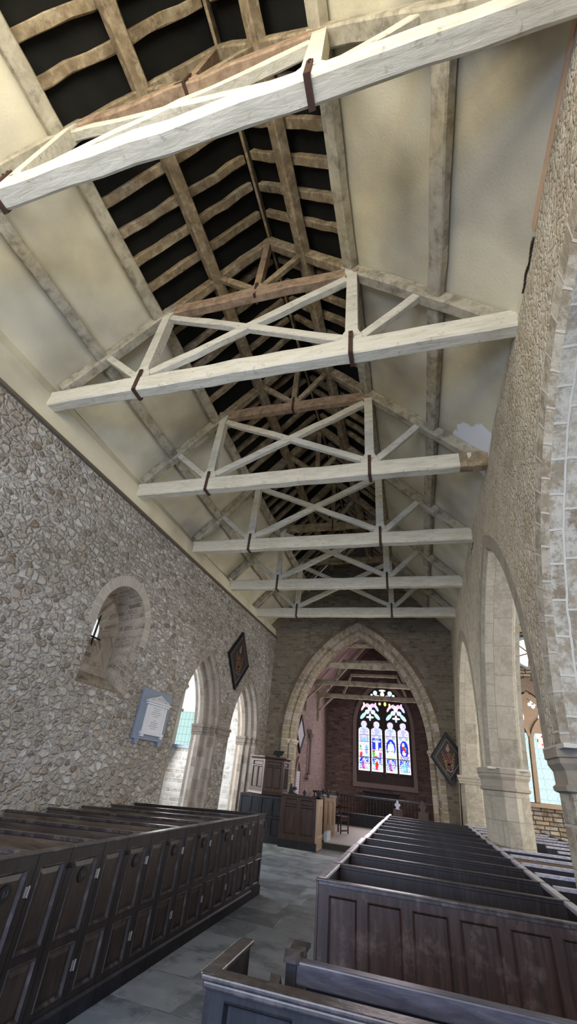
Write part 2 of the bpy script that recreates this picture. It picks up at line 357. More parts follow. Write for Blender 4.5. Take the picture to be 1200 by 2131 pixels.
# parts are modelled in world coordinates; thing() Empties sit at 'loc', so shift parts back
def part(mb, name, mat, root, **kw):
    org = root.location.copy(); r = root
    while r.parent is not None:
        r = r.parent; org = org + r.location
    mb.v = [tuple(Vector(p) - org) for p in mb.v]
    return mb.build(name, mat, root, **kw)
ORD = ['first', 'second', 'third', 'fourth', 'fifth', 'sixth', 'seventh', 'eighth', 'ninth', 'tenth', 'eleventh', 'twelfth', 'thirteenth', 'fourteenth']

# ---------------------------------------------------------------- walls with arched openings
def arch(c, a, zs, h, z0, n=14, ins=0.0):
    a2 = a - ins; k = a2 / a; h2 = h - ins * (1.0 if h <= a * 1.05 else 1.15)
    r = (a2 * a2 + h2 * h2) / (2 * a2); cx = -a2 + r; L = [(-a2, z0)]
    t1 = math.atan2(h2, -cx); 
    for i in range(n + 1):
        t = math.pi + (t1 - math.pi) * i / n
        L.append((cx + r * math.cos(t), zs + r * math.sin(t)))
    L[-1] = (0.0, zs + h2)
    out = [(c + x, z) for x, z in L] + [(c - x, z) for x, z in reversed(L[:-1])]
    return out
def wall(name, fn, segs, ztop, thick, mat, uvk=1.0, back=True):
    """segs: list of ('solid', s0, s1, zlo) or ('open', outline_front, outline_back); fn(s,z,d)->xyz"""
    mb = MB()
    def q(s0, a0, b0, s1, a1, b1, d, flip):
        nz = 1
        pts = [fn(s0, a0, d), fn(s1, a1, d), fn(s1, b1, d), fn(s0, b0, d)]; uv = [(s0, a0), (s1, a1), (s1, b1), (s0, b0)]
        if flip: pts.reverse(); uv.reverse()
        mb.face(pts, uv)
    for sg in segs:
        if sg[0] == 'solid':
            _, s0, s1, zl = sg; n = max(1, int((s1 - s0) / 2))
            for i in range(n):
                a, b = s0 + (s1 - s0) * i / n, s0 + (s1 - s0) * (i + 1) / n
                q(a, zl, ztop(a), b, zl, ztop(b), 0, False)
                if back: q(a, zl, ztop(a), b, zl, ztop(b), thick, True)
            if zl > 0.05: mb.face([fn(s0, zl, 0), fn(s0, zl, thick), fn(s1, zl, thick), fn(s1, zl, 0)])
        else:
            for ol, d, fl in ((sg[1], 0, False), (sg[2], thick, True)):
                if fl and not back: continue
                zlow = ol[0][1]
                for (a, za), (b, zb) in zip(ol[1:-2], ol[2:-1]):
                    if b - a > 1e-6: q(a, za, ztop(a), b, zb, ztop(b), d, fl)
                if fl:   # fill between back outline and front outline sides
                    q(sg[1][0][0], zlow, ztop(sg[1][0][0]), ol[0][0], zlow, ztop(ol[0][0]), d, fl)
                    q(ol[-1][0], zlow, ztop(ol[-1][0]), sg[1][-1][0], zlow, ztop(sg[1][-1][0]), d, fl)
                if zlow > 0.3 and sg[0] == 'hole':
                    q(ol[0][0], 0, zlow, ol[-1][0], 0, zlow, d, fl)
    return struct(mb.build(name, mat))
def ring(name, fn, outs, mat, close_bottom=False, swap=False):
    """outs: list of (outline, depth)"""
    mb = MB(); cum = 0; vs = []
    for (o1, d1), (o2, d2) in zip(outs[:-1], outs[1:]):
        w = math.hypot(o2[len(o2)//3][0] - o1[len(o1)//3][0], d2 - d1) + 0.001; u = 0
        for j in range(len(o1) - 1):
            L = math.hypot(o1[j+1][0] - o1[j][0], o1[j+1][1] - o1[j][1])
            mb.face([fn(*o1[j], d1), fn(*o2[j], d2), fn(*o2[j+1], d2), fn(*o1[j+1], d1)], [(q[1], q[0]) if swap else q for q in ((u, cum), (u, cum + w), (u + L, cum + w), (u + L, cum))])
            u += L
        if close_bottom:
            mb.face([fn(*o1[0], d1), fn(*o1[-1], d1), fn(*o2[-1], d2), fn(*o2[0], d2)])
        cum += w
    return struct(mb.build(name, mat))

XLf = lambda s: -5.30 + 0.0165 * s
XRf = lambda z: 1.02 + 0.068 * z
FL = lambda s, z, d: (XLf(s) - d, s, z)
FR = lambda s, z, d: (XRf(z) + d, s, z)
FE = lambda s, z, d: (s, 15.4 + d, z)

# floor
mb = MB(); mb.face([(-9, -4, 0), (6, -4, 0), (6, 25.5, 0), (-9, 25.5, 0)]); struct(mb.build('floor', FLO))
mb = MB(); mb.box((-2.64, 14.22, 0), (1.0, 24.5, 0.16)); mb.box((-4.6, 15.45, 0), (-2.64, 24.5, 0.16)); struct(mb.build('floor_chancel', STEP))
mb = MB(); mb.box((-2.64, 14.19, 0), (1.0, 14.22, 0.135)); struct(mb.build('trim_1', SHAD))

# left (north) wall
def hatch_front(n=14): return arch(6.48, 0.68, 3.76, 0.68, 2.58, n)
def hatch_mid(n=14): return arch(6.46, 0.60, 3.66, 0.60, 2.86, n)
def hatch_back(n=14): return arch(6.38, 0.30, 3.58, 0.29, 3.48, n)
hf, hb = hatch_front(), hatch_back()
a1 = dict(c=10.30, a=1.16, zs=2.42, h=1.82, z0=0.0); a2 = dict(c=13.40, a=1.22, zs=2.42, h=1.75, z0=0.0)
topL = lambda s: 5.80 + 0.0185 * s
prof = [(0, 0), (0.0, 0.03), (0.10, 0.03), (0.10, 0.16), (0.17, 0.20), (0.17, 0.34), (0.24, 0.38), (0.24, 0.50), (0.20, 0.58), (0.20, 0.66)]
O = lambda A, ins: arch(A['c'], A['a'], A['zs'], A['h'], A['z0'], 14, ins)
wall('wall_left', FL, [('solid', -4, hf[0][0], 0), ('hole', hf, hb), ('solid', hf[-1][0], O(a1, 0)[0][0], 0), ('open', O(a1, 0), O(a1, .2)),
     ('solid', O(a1, 0)[-1][0], O(a2, 0)[0][0], 0), ('open', O(a2, 0), O(a2, .2)), ('solid', O(a2, 0)[-1][0], 15.5, 0)], topL, 0.66, RUB)
struct(ring('wall_left_reveal', FL, [(hf, 0), (hatch_mid(), 0.52), (hb, 0.64)], m_block('reveal_stone', 0.30, 0.115, [lin('786c5f'), lin('958a7d'), lin('675a4e'), lin('a0978b')], lin('a39a8d'), (lin('b0aa9f'), 0.5), .012, .02, .10), True, True))
# arch band flush voussoirs around the hatch
hb_o = arch(6.48, 0.88, 3.76, 0.88, 3.5); hb_i = arch(6.48, 0.68, 3.76, 0.68, 3.5)
ring('trim_2', FL, [(hb_o, 0.0), (hb_o, -0.006), (hb_i, -0.006), (hb_i, 0.03)], m_block('smooth_mortar_ring', 0.12, 0.5, [lin('9d968c'), lin('aca69d')], lin('a8a299')))
for nm, A in (('trim_3', a1), ('trim_4', a2)):
    ring(nm, FL, [(O(A, i), d) for i, d in prof], VOUN)
# capitals of the left arcade
for i, (s0, s1) in enumerate(((O(a1, 0)[-1][0], O(a2, 0)[0][0]), (O(a2, 0)[-1][0], 15.25))):
    mb = MB()
    for z0, z1, e in ((2.30, 2.36, 0.015), (2.36, 2.48, 0.03), (2.48, 2.54, 0.055)):
        for ins, d0, d1 in ((0, 0.0, 0.1), (0.10, 0.06, 0.2), (0.17, 0.2, 0.36), (0.24, 0.36, 0.66)):
            lo, hi = s0 - ins - e, s1 + (ins if i == 0 else 0) + e
            p = [FL(lo, 0, d0 - e), FL(hi, 0, d0 - e), FL(hi, 0, d1), FL(lo, 0, d1)]
            mb.hexa([(x, y, z0) for x, y, _ in p] + [(x, y, z1) for x, y, _ in p])
    struct(mb.build('column_capital', CAPS, bevel=0.01))
# dark cornice along the top of the left wall
mb = MB(); n = 12
for i in range(n):
    s0, s1 = -4 + 19.4 * i / n, -4 + 19.4 * (i + 1) / n
    p = [(XLf(s0) - .02, s0, topL(s0) - .03), (XLf(s1) - .02, s1, topL(s1) - .03), (XLf(s1) + .05, s1, topL(s1) - .01), (XLf(s0) + .05, s0, topL(s0) - .01)]
    mb.hexa(p + [(x, y, z + 0.05) for x, y, z in p])
struct(mb.build('trim_5', CORN))

# right (south) arcade wall
b1 = dict(c=1.80, a=2.70, zs=2.06, h=3.35, z0=2.06); b2 = dict(c=6.85, a=2.18, zs=2.06, h=3.42, z0=2.06); b3 = dict(c=12.22, a=2.77, zs=2.06, h=3.4, z0=2.06)
rprof = [(0, 0), (0.0, -0.006), (0.20, -0.006), (0.26, 0.05), (0.26, 0.50), (0.22, 0.56), (0.22, 0.63)]
O0 = lambda A: arch(A['c'], A['a'], A['zs'], A['h'], A['z0'])
def topR(s): return 6.30 + 0.05 * math.sin(s * 1.7) + 0.04 * math.sin(s * 4.1)
wall('wall_right', FR, [('solid', -4, O0(b1)[0][0], 0), ('open', O0(b1), O(b1, .22)), ('solid', O0(b1)[-1][0], O0(b2)[0][0], 2.06), ('open', O0(b2), O(b2, .22)),
     ('solid', O0(b2)[-1][0], O0(b3)[0][0], 2.06), ('open', O0(b3), O(b3, .22)), ('solid', O0(b3)[-1][0], 15.5, 0)], topR, 0.63, RUBR)
for nm, A in (('trim_6', b1), ('trim_7', b2), ('trim_8', b3)):
    ring(nm, FR, [(O(A, i), d) for i, d in rprof], ASH if A is b1 else ASH2)
mb = MB()
for s0, s1 in ((O0(b1)[-1][0] - .26, O0(b2)[0][0] + .26), (O0(b2)[-1][0] - .26, O0(b3)[0][0] + .26)):
    p = [FR(s0, 2.06, -.006), FR(s1, 2.06, -.006), FR(s1, 2.06, .63), FR(s0, 2.06, .63)]
    mb.hexa([(x, y, 2.03) for x, y, _ in p] + [(x, y, 2.065) for x, y, _ in p])
struct(mb.build('trim_9', ASH))
def pier(c_y, hy, x0, x1, nm, AM, lean=0.045):
    def octo(z, e=0.0):
        sh = lean * (z - 1.0); ax, bx, ay, by = x0 + sh - e, x1 + sh + e, c_y - hy - e, c_y + hy + e; c = 0.24 + e * 0.6
        return [(ax + c, ay, z), (bx - c, ay, z), (bx, ay + c, z), (bx, by - c, z), (bx - c, by, z), (ax + c, by, z), (ax, by - c, z), (ax, ay + c, z)]
    mb = MB(); P = [octo(z) for z in (0, .6, 1.2, 1.8)]
    per = [0]
    for j in range(8): per.append(per[-1] + (Vector(P[0][j]) - Vector(P[0][(j+1) % 8])).length)
    zz = (0, .6, 1.2, 1.8)
    mb.loft(P, uvfun=lambda k, j: [(per[j], zz[k]), (per[j+1], zz[k]), (per[j+1], zz[k+1]), (per[j], zz[k+1])])
    sh = struct(mb.build('column_' + nm, AM))
    mb = MB(); mb.loft([octo(z, e) for z, e in ((1.72, 0), (1.735, .035), (1.765, .04), (1.785, .015), (1.88, .018), (1.93, .05), (1.965, .05), (1.975, .065), (2.05, .065))])
    struct(mb.build('column_capital_' + nm, CAPR))
CAPR = m_plain('grey_limestone_capital', lin('968d7e'), .92, .2, 0, (9, .3))
pier(4.65, 0.43, 1.16, 1.88, 'near', ASH)
pier(9.25, 0.47, 1.07, 1.73, 'middle', ASH2)
mb = MB(); ye = O0(b3)[-1][0] - .22
mb.loft([[(1.07 + .05 * z, ye + .1, z), (1.17 + .05 * z, ye, z), (1.60 + .05 * z, ye, z), (1.72 + .05 * z, ye + .12, z), (1.72 + .05 * z, 15.45, z), (1.07 + .05 * z, 15.45, z)] for z in (0, 2.06)], uvfun=lambda k, j: [(j * .3, 0), (j * .3 + .3, 0), (j * .3 + .3, 2.06), (j * .3, 2.06)])
struct(mb.build('column_respond', ASH2))
mb = MB()
for z0, z1, e in ((1.86, 1.92, .03), (1.92, 2.0, .05), (2.0, 2.06, .08)):
    p = [FR(ye - e, z0, -e), FR(15.4, z0, -e), FR(15.4, z0, .63), FR(ye - e, z0, .63)]
    mb.hexa([(x, y, z0) for x, y, _ in p] + [(x, y, z1) for x, y, _ in p])
struct(mb.build('column_capital_respond', CAPR))
# dark holes where the wall head has dropped away from the plaster, and the salmon wall plate strip
for nm, s0, s1, zz in (('trim_10', 2.35, 2.9, 6.30), ('trim_11', 8.1, 8.6, 6.03)):
    mb = MB()
    for i in range(14):
        a = s0 + (s1 - s0) * i / 14; b = a + (s1 - s0) / 14 + .005; t = R(.003, .012) + (.02 if i < 2 else 0)
        mb.box((XRf(zz) - .008, a, zz - t + .02 * math.sin(i * .9)), (XRf(zz) + .02, b, zz + t * .5 + .02 * math.sin(i * .9)))
    struct(mb.build(nm, SHAD))
mb = MB(); mb.hexa([(1.44, -.5, 6.36), (1.452, 2.3, 6.33), (1.56, 2.3, 6.33), (1.56, -.5, 6.36), (1.43, -.5, 6.62), (1.444, 2.3, 6.42), (1.56, 2.3, 6.42), (1.56, -.5, 6.62)])
struct(mb.build('trim_12', SAL))

# gable wall with chancel arch
XRIDGE, ZRIDGE = -2.04, 10.2
zl = lambda x: 6.6 + (ZRIDGE - 6.6) / (XRIDGE + 5.33) * (x + 5.33)
zr = lambda x: 6.42 + (ZRIDGE - 6.42) / (1.45 - XRIDGE) * (1.45 - x)
roofz = lambda x: min(zl(x), zr(x)) + 0.15
ca = dict(c=-1.84, a=2.62, zs=2.66, h=4.05, z0=0.0)
cprof = [(0, 0), (0.0, -0.03), (0.15, -0.03), (0.17, 0.0), (0.23, 0.14), (0.27, 0.14), (0.27, 0.10), (0.40, 0.16), (0.40, 0.62), (0.27, 0.72)]
wall('wall_chancel_arch', FE, [('solid', -6.5, -4.6, 0), ('solid', -4.6, O0(ca)[0][0], 0), ('open', O0(ca), O(ca, .27)), ('solid', O0(ca)[-1][0], 1.6, 0)], roofz, 0.72, GAB)
ring('trim_13', FE, [(O(ca, i), d) for i, d in cprof], VOUB)
oo = arch(ca['c'], ca['a'] + .22, ca['zs'], ca['h'] + .27, 3.4); ii = arch(ca['c'], ca['a'], ca['zs'], ca['h'], 3.4)
mb = MB()
for j in range(1, len(oo) - 2):    # rough brown relieving stones above the arch ring
    if random.random() < 0.6:
        (a, za), (b, zb) = oo[j], oo[j+1]; (c, zc), (d, zd) = ii[j], ii[j+1]; k = R(.2, .75)
        P = [(c, zc), (c + (a - c) * k, zc + (za - zc) * k), (d + (b - d) * k, zd + (zb - zd) * k), (d, zd)]
        mb.loft([[(x, 15.395, z) for x, z in P], [(x, 15.38, z) for x, z in P]])
struct(mb.build('trim_14', m_plain('rough_brown_stone', lin('6a5b4c'), 0.95, 0.2, 0, (9, 0.4))))
# impost mouldings of the chancel arch
for sgn in (-1, 1):
    mb = MB()
    for z0, z1, e in ((2.52, 2.58, .02), (2.58, 2.66, .05)):
        for ins, d0, d1 in ((0.24, .08, .2), (.40, .18, .66)):
            x = ca['c'] + sgn * (ca['a'] - ins - e); xx = ca['c'] + sgn * (ca['a'] + .0)
            mb.box((min(x, xx), 15.4 + d0 - e, z0), (max(x, xx), 15.4 + d1, z1))
    struct(mb.build('trim_15' if sgn < 0 else 'trim_16', VOUB, bevel=.01))

# ---------------------------------------------------------------- nave ceiling and roof
Y0r, Y1r = -4.0, 15.4
XUL, XUR = -3.86, -0.42        # upper edge of the plaster on the two slopes
def slope(name, fz, xa, xb, mat, off=0.0, ny=20):
    mb = MB(); nx = 6
    for i in range(ny):
        for j in range(nx):
            ya, yb = Y0r + (Y1r - Y0r) * i / ny, Y0r + (Y1r - Y0r) * (i + 1) / ny
            x0, x1 = xa + (xb - xa) * j / nx, xa + (xb - xa) * (j + 1) / nx
            g = lambda x, y: (x, y, fz(x) + off + 0.012 * math.sin(y * 1.9 + x * 2.3) * (1 if 'plaster' in name or 'ceiling' in name else 0))
            mb.face([g(x0, ya), g(x1, ya), g(x1, yb), g(x0, yb)])
    return struct(mb.build(name, mat, smooth=True))
slope('ceiling_left', zl, -5.33, XUL, PLA); slope('ceiling_right', zr, 1.46, XUR, PLA)
mb = MB()
for i in range(20):
    ya, yb = Y0r + (Y1r - Y0r) * i / 20, Y0r + (Y1r - Y0r) * (i + 1) / 20
    rows = [(-5.33, 6.6), (-5.325, 6.4), (-5.32, 6.15), (-5.318, 5.7)]
    for (xa, za), (xb, zb) in zip(rows[:-1], rows[1:]):
        k = lambda x, y, z: (x + (0.0165 * y if z < 6.5 else 0.0165 * y * (0.0 if z > 6.55 else .5)), y, z)
        zt_ = lambda z, y: max(z, topL(y) - .01)
        mb.face([k(xa, ya, zt_(za, ya)), k(xa, yb, zt_(za, yb)), k(xb, yb, zt_(zb, yb)), k(xb, ya, zt_(zb, ya))])
struct(mb.build('ceiling_left_cove', PLA, smooth=True))
mb = MB()
for ya in range(-4, 16, 2): mb.face([(1.46, ya, 6.42), (1.46, ya + 2, 6.42), (1.475, ya + 2, 6.0), (1.475, ya, 6.0)])
struct(mb.build('ceiling_right_cove', PLA))
slope('roof_left', zl, -5.6, XRIDGE, SLT, 0.17, 1); slope('roof_right', zr, 1.75, XRIDGE, SLT, 0.17, 1)

TY = [0.713, 3.21, 5.71, 8.22, 10.70, 13.10]
nl = Vector((1, 0, -1.094)).normalized() * Vector((1, 0, 1)).length / math.sqrt(2)   # placeholder direction, unit
NLn = Vector((1.094, 0, -1)).normalized(); NRn = Vector((-1.083, 0, -1)).normalized()
PLs = lambda x, y, d: Vector((x, y, zl(x))) + NLn * d          # point d below the left slope
PRs = lambda x, y, d: Vector((x, y, zr(x))) + NRn * d
# purlins (long timbers running the length of the roof)
def purlin(name, pf, x, d, w, h, mat, label, nrm):
    mb = MB(); mb.bar(pf(x, Y0r, d), pf(x, Y1r - .02, d), w, h, nrm, 0.006, 60)
    tag(mb.build(name, mat), label, 'purlin', 'purlins of the nave roof')
purlin('purlin', PLs, -4.72, .09, .18, .13, WHG, 'grey whitewashed purlin halfway up the plaster of the left slope', NLn)
purlin('purlin', PRs, 0.72, .09, .20, .13, WHG, 'grey whitewashed purlin halfway up the plaster of the right slope', NRn)
purlin('purlin', PLs, -3.90, .10, .20, .16, WHG, 'whitewashed purlin at the top edge of the left plaster', NLn)
purlin('purlin', PRs, -0.42, .10, .20, .16, WHG, 'whitewashed purlin at the top edge of the right plaster', NRn)
purlin('purlin', PLs, -3.02, .125, .20, .18, BRN, 'bare brown purlin high on the left slope among the rafters', NLn)
purlin('purlin', PRs, -1.22, .125, .20, .18, BRN, 'bare brown purlin high on the right slope among the rafters', NRn)
mb = MB(); mb.bar((XRIDGE, Y0r, ZRIDGE - .0), (XRIDGE, Y1r - .02, ZRIDGE - .0), .045, .24, (0, 0, 1), 0.003, 40)
tag(mb.build('ridge_board', BRN), 'thin brown ridge board where the two roof slopes meet', 'ridge board')
# frayed plaster lath edge beside the upper purlins
# common rafters
def rafter(side, y, label):
    mb = MB()
    if side == 'left': mb.bar(PLs(-3.9, y, -.07), PLs(XRIDGE - .06, y + R(-.03, .03), -.05), R(.10, .13), .11, NLn, 0.012, 9)
    else: mb.bar(PRs(-.40, y, -.07), PRs(XRIDGE + .06, y + R(-.03, .03), -.05), R(.10, .13), .11, NRn, 0.012, 9)
    tag(mb.build('rafter', BRN), label, 'rafter', 'bare common rafters of the nave roof')
TN = ['nearest', 'second', 'third', 'fourth', 'fifth', 'farthest']
for side in ('left', 'right'):
    for k, yy in enumerate((.33, -.05, -.45)):
        rafter(side, yy, f'brown rafter on the {side} slope overhead, {ORD[k]} one back from the nearest whitewashed truss')
    for i in range(6):
        L = (TY + [15.4])[i + 1] - TY[i]
        for k in range(5):
            lab = f'brown rafter on the {side} slope, {ORD[k]} one beyond the {TN[i]} whitewashed truss'
            rafter(side, TY[i] + .04 + L * (k + 1) / 6, lab)

# ---------------------------------------------------------------- roof trusses
def truss(i):
    y = TY[i]; yc = y + .09
    xa, xb = XLf(y) - .1, 1.50
    lab = ['nearest whitewashed roof truss, its tie beam crossing the top of the view', 'second whitewashed roof truss from the viewer, with two iron straps and brown collar above',
           'third whitewashed roof truss, right beam end bare brown beside the white plaster patch', 'fourth whitewashed roof truss, between the bare-ended one and the two farthest',
           'fifth whitewashed roof truss, last but one before the stone gable', 'farthest whitewashed roof truss, its tie beam just above the pointed chancel arch'][i]
    t = thing('roof_truss', lab, 'roof truss', (-1.93, yc, 6.186), 'whitewashed roof trusses')
    def seg(p, q, wY, h, rough=.006, yo=0.0, mat=WHT, name='strut', lb=None):
        mb = MB(); d = Vector((q[0] - p[0], 0, q[1] - p[1]))
        up = Vector((-d.z, 0, d.x))
        mb.bar((p[0], yc + yo, p[1]), (q[0], yc + yo, q[1]), wY, h, up, rough, None)
        o = part(mb, name, mat, t)
        if lb: pl(o, lb)
        return o
    zb = 6.186; sag = 0
    seg((xa, zb + .15), (xb, zb + .15), .19, .30, .007, 0, WHT, 'tie_beam')
    if i == 2:
        mb = MB(); mb.bar((1.02, yc, zb + .15), (1.49, yc, zb + .15), .20, .312, (0, 0, 1), .008, 5); pl(part(mb, 'beam_end', BRN, t), 'bare brown wood of the beam end')
    # principal rafters, white below the queen posts and brown above
    o = lambda f, x, d: (f(x, 0, d).x, f(x, 0, d).z)
    seg(o(PLs, -5.28, .10), o(PLs, -3.66, .10), .17, .20, .007, 0, WHG, 'lower_principal_rafter')
    seg(o(PRs, 1.42, .10), o(PRs, -.50, .10), .17, .20, .007, 0, WHG, 'lower_principal_rafter')
    seg(o(PLs, -3.80, .09), o(PLs, -2.05, .09), .15, .19, .008, 0, BRN, 'upper_principal_rafter')
    seg(o(PRs, -.42, .09), o(PRs, -2.03, .09), .15, .19, .008, 0, BRN, 'upper_principal_rafter')
    ql, qr = -3.66, -.47
    for x, f in ((ql, zl), (qr, zr)):
        top = f(x) - .17
        mb = MB()
        prof = [(-.08, zb + .30), (-.15, zb + .30), (-.15, zb + .36), (-.085, zb + .50), (-.075, top - .22), (-.11, top - .08), (-.10, top), (.10, top), (.11, top - .08), (.075, top - .22), (.085, zb + .5), (.15, zb + .36), (.15, zb + .30)]
        mb.loft([[(x + a + R(-.006, .006), yc + dy, b) for a, b in prof] for dy in (-.075, .075)])
        part(mb, 'queen_post', WHT, t)
        # iron strap: U shape under the tie beam
        mb = MB(); w = .028
        mb.box((x - w, y - .022, zb - .012), (x + w, y - .004, zb + .43)); mb.box((x - w, y + .184, zb - .012), (x + w, y + .202, zb + .43))
        mb.box((x - w, y - .022, zb - .022), (x + w, y + .202, zb - .004))
        st = part(mb, 'strap', IRON, t)
        mb = MB(); mb.tube([(x, y - .03, zb + .39), (x, y - .005, zb + .39)], .014, 6); mb.tube([(x, y - .035, zb + .30), (x, y - .005, zb + .30)], .01, 6); part(mb, 'bolt', IRON, st)
    # outer struts from the queen post feet up to the rafters
    seg((ql - .11, zb + .36), o(PLs, -4.66, .17), .11, .12, .006, 0, WHT, 'strut')
    seg((qr + .11, zb + .36), o(PRs, .55, .17), .11, .13, .006, 0, WHT, 'strut')
    # scissor braces between the queen posts: one whole, the other in two halves
    zt = zl(ql) - .36
    A, B = (ql + .10, zb + .40), (qr - .09, zt + .02); Cc, D = (ql + .09, zt), (qr - .10, zb + .40)
    mid = (-2.06, (A[1] + B[1]) / 2)
    if i == 0:
        B = (qr - .1, zt - .1)
    seg(A, B, .11, .14, .009, 0, WHT, 'scissor_brace')
    seg(Cc, (mid[0] - .05, mid[1] + .02), .10, .13, .009, 0, WHT, 'scissor_brace_half'); seg((mid[0] + .05, mid[1] - .02), D, .10, .13, .009, 0, WHT, 'scissor_brace_half')
    # upper collar with king post
    zc = zl(ql) - .22
    cm = BRN2 if i < 3 else BRN
    pts = [(-3.78, zc + .06), (-.36, zc + .06)]
    seg(pts[0], pts[1], .15, .23, .012, 0.0, cm, 'collar_beam')
    mb = MB(); x = -2.06; top = ZRIDGE - .12
    prof = [(-.12, zc + .15), (-.12, zc + .2), (-.06, zc + .32), (-.055, top - .2), (-.09, top - .1), (-.05, top), (.05, top), (.09, top - .1), (.055, top - .2), (.06, zc + .32), (.12, zc + .2), (.12, zc + .15)]
    mb.loft([[(x + a, yc + dy, b) for a, b in prof] for dy in (-.06, .06)]); part(mb, 'king_post', BRN2 if i < 2 else BRN, t)
    seg((x - .08, zc + .24), o(PLs, -2.96, .16), .09, .12, .007, 0, BRN, 'upper_strut'); seg((x + .08, zc + .24), o(PRs, -1.26, .16), .09, .12, .007, 0, BRN, 'upper_strut')
    mb = MB(); w = .022
    mb.box((x - w, yc - .087, zc - .05), (x + w, yc - .07, zc + .30)); mb.box((x - w, yc + .07, zc - .05), (x + w, yc + .087, zc + .30)); mb.box((x - w, yc - .087, zc - .06), (x + w, yc + .087, zc - .044))
    part(mb, 'strap', IRON, t)
    if i == 0:  # rust coloured angle iron on the near collar
        mb = MB(); mb.box((-2.2, yc - .08, zc), (-2.02, yc - .07, zc + .05)); part(mb, 'bracket', IRON, t)
for i in range(6): truss(i)

# ---------------------------------------------------------------- west end, aisles, chancel shell
def plane(name, pts, mat, uvs=None):
    mb = MB(); mb.face(pts, uvs or [(p[0] + p[1], p[2]) for p in pts]); return struct(mb.build(name, mat))
plane('wall_west', [(6, -4, 0), (-9, -4, 0), (-9, -4, 11), (6, -4, 11)], RUB)
plane('wall_north', [(-8.7, -4, 0), (-8.7, 15.2, 0), (-8.7, 15.2, 6), (-8.7, -4, 6)], AIS)
plane('ceiling_north', [(-8.8, -4, 4.9), (-8.8, 15.2, 4.9), (-5.6, 15.2, 5.8), (-5.6, -4, 5.8)], PLA)
plane('wall_south', [(5.4, -4, 0), (5.4, 15.2, 0), (5.4, 15.2, 7.5), (5.4, -4, 7.5)], RUBR)
plane('ceiling_south', [(5.5, -4, 6.9), (5.5, 15.2, 6.9), (1.9, 15.2, 6.3), (1.9, -4, 6.3)], PLA)
plane('wall_north_aisle_end', [(-8.8, 15.05, 0), (-5.4, 15.05, 0), (-5.4, 15.05, 6), (-8.8, 15.05, 6)], AIS)
plane('wall_south_aisle_end', [(1.9, 15.05, 0), (5.5, 15.05, 0), (5.5, 15.05, 7), (1.9, 15.05, 7)], AISB)
# chancel
CX0, CX1, CY1 = -4.57, 0.95, 24.5
plane('wall_chancel_left', [(CX0, 15.9, 0), (CX0, CY1, 0), (CX0, CY1, 6), (CX0, 15.9, 6)], m_block('chancel_side_stone', .32, .12, [lin('6b5d59'), lin('84736c'), lin('7a6963'), lin('948480')], lin('86766f'), (lin('8f7c79'), 0.8)))
plane('wall_chancel_right', [(CX1, 15.9, 0), (CX1, CY1, 0), (CX1, CY1, 6), (CX1, 15.9, 6)], CHS)
mb = MB(); mb.face([(CX0, CY1, 0), (CX1, CY1, 0), (CX1, CY1, 5.6), (-1.8, CY1, 8.8), (CX0, CY1, 5.6)], [(CX0, 0), (CX1, 0), (CX1, 5.6), (-1.8, 8.8), (CX0, 5.6)]); struct(mb.build('wall_east', CHS))
plane('ceiling_chancel_left', [(CX0 - .1, 16.0, 5.5), (CX0 - .1, CY1 + .1, 5.5), (-1.8, CY1 + .1, 8.6), (-1.8, 16.0, 8.6)], PNK)
plane('ceiling_chancel_right', [(CX1 + .1, 16.0, 5.5), (CX1 + .1, CY1 + .1, 5.5), (-1.8, CY1 + .1, 8.6), (-1.8, 16.0, 8.6)], PNK)
CT = [(16.35, 5.25, 'nearest pale tie beam inside the chancel, just behind the arch'), (18.9, 5.08, 'middle pale tie beam inside the chancel roof'), (21.7, 5.0, 'farthest pale tie beam, crossing in front of the stained window head')]
for j, (yy, zz, lb) in enumerate(CT):
    t = thing('chancel_truss', lb, 'roof truss', (-1.8, yy, zz), 'chancel roof trusses')
    mb = MB(); mb.bar((CX0 - .05, yy, zz + .1), (CX1 + .05, yy, zz + .1 - .04), .17, .2, (0, 0, 1), .01, 16); part(mb, 'tie_beam', WHG, t)
    for sg in (-1, 1):
        x0 = -1.8 + sg * 2.75; mb = MB(); mb.bar((x0 * .97 - .054, yy, zz - .05), (-1.8 + sg * .09, yy, 7.95), .14, .15, (0, 1, 0), .006, 10); part(mb, 'rafter', WHG, t)
        mb = MB(); mb.bar((-1.8 + sg * 1.5, yy, zz + .2), (-1.8 + sg * 1.15, yy, 6.0), .1, .12, (0, 1, 0), .006, 4); part(mb, 'strut', WHG, t)
    mb = MB(); mb.bar((-2.95, yy, 6.1), (-.65, yy, 6.1), .12, .13, (0, 0, 1), .006, 8); part(mb, 'collar_beam', WHG, t)
    if j > 0:
        mb = MB(); mb.bar((CX0 + .06, yy, zz - 1.1), (CX0 + .06, yy, zz), .12, .1, (0, 1, 0), .004, 4); part(mb, 'wall_post', WHG, t)
        mb = MB(); mb.bar((CX0 + .1, yy, zz - .6), (CX0 + .75, yy, zz + .02), .09, .09, (0, 1, 0), .004, 4); part(mb, 'brace', WHG, t)

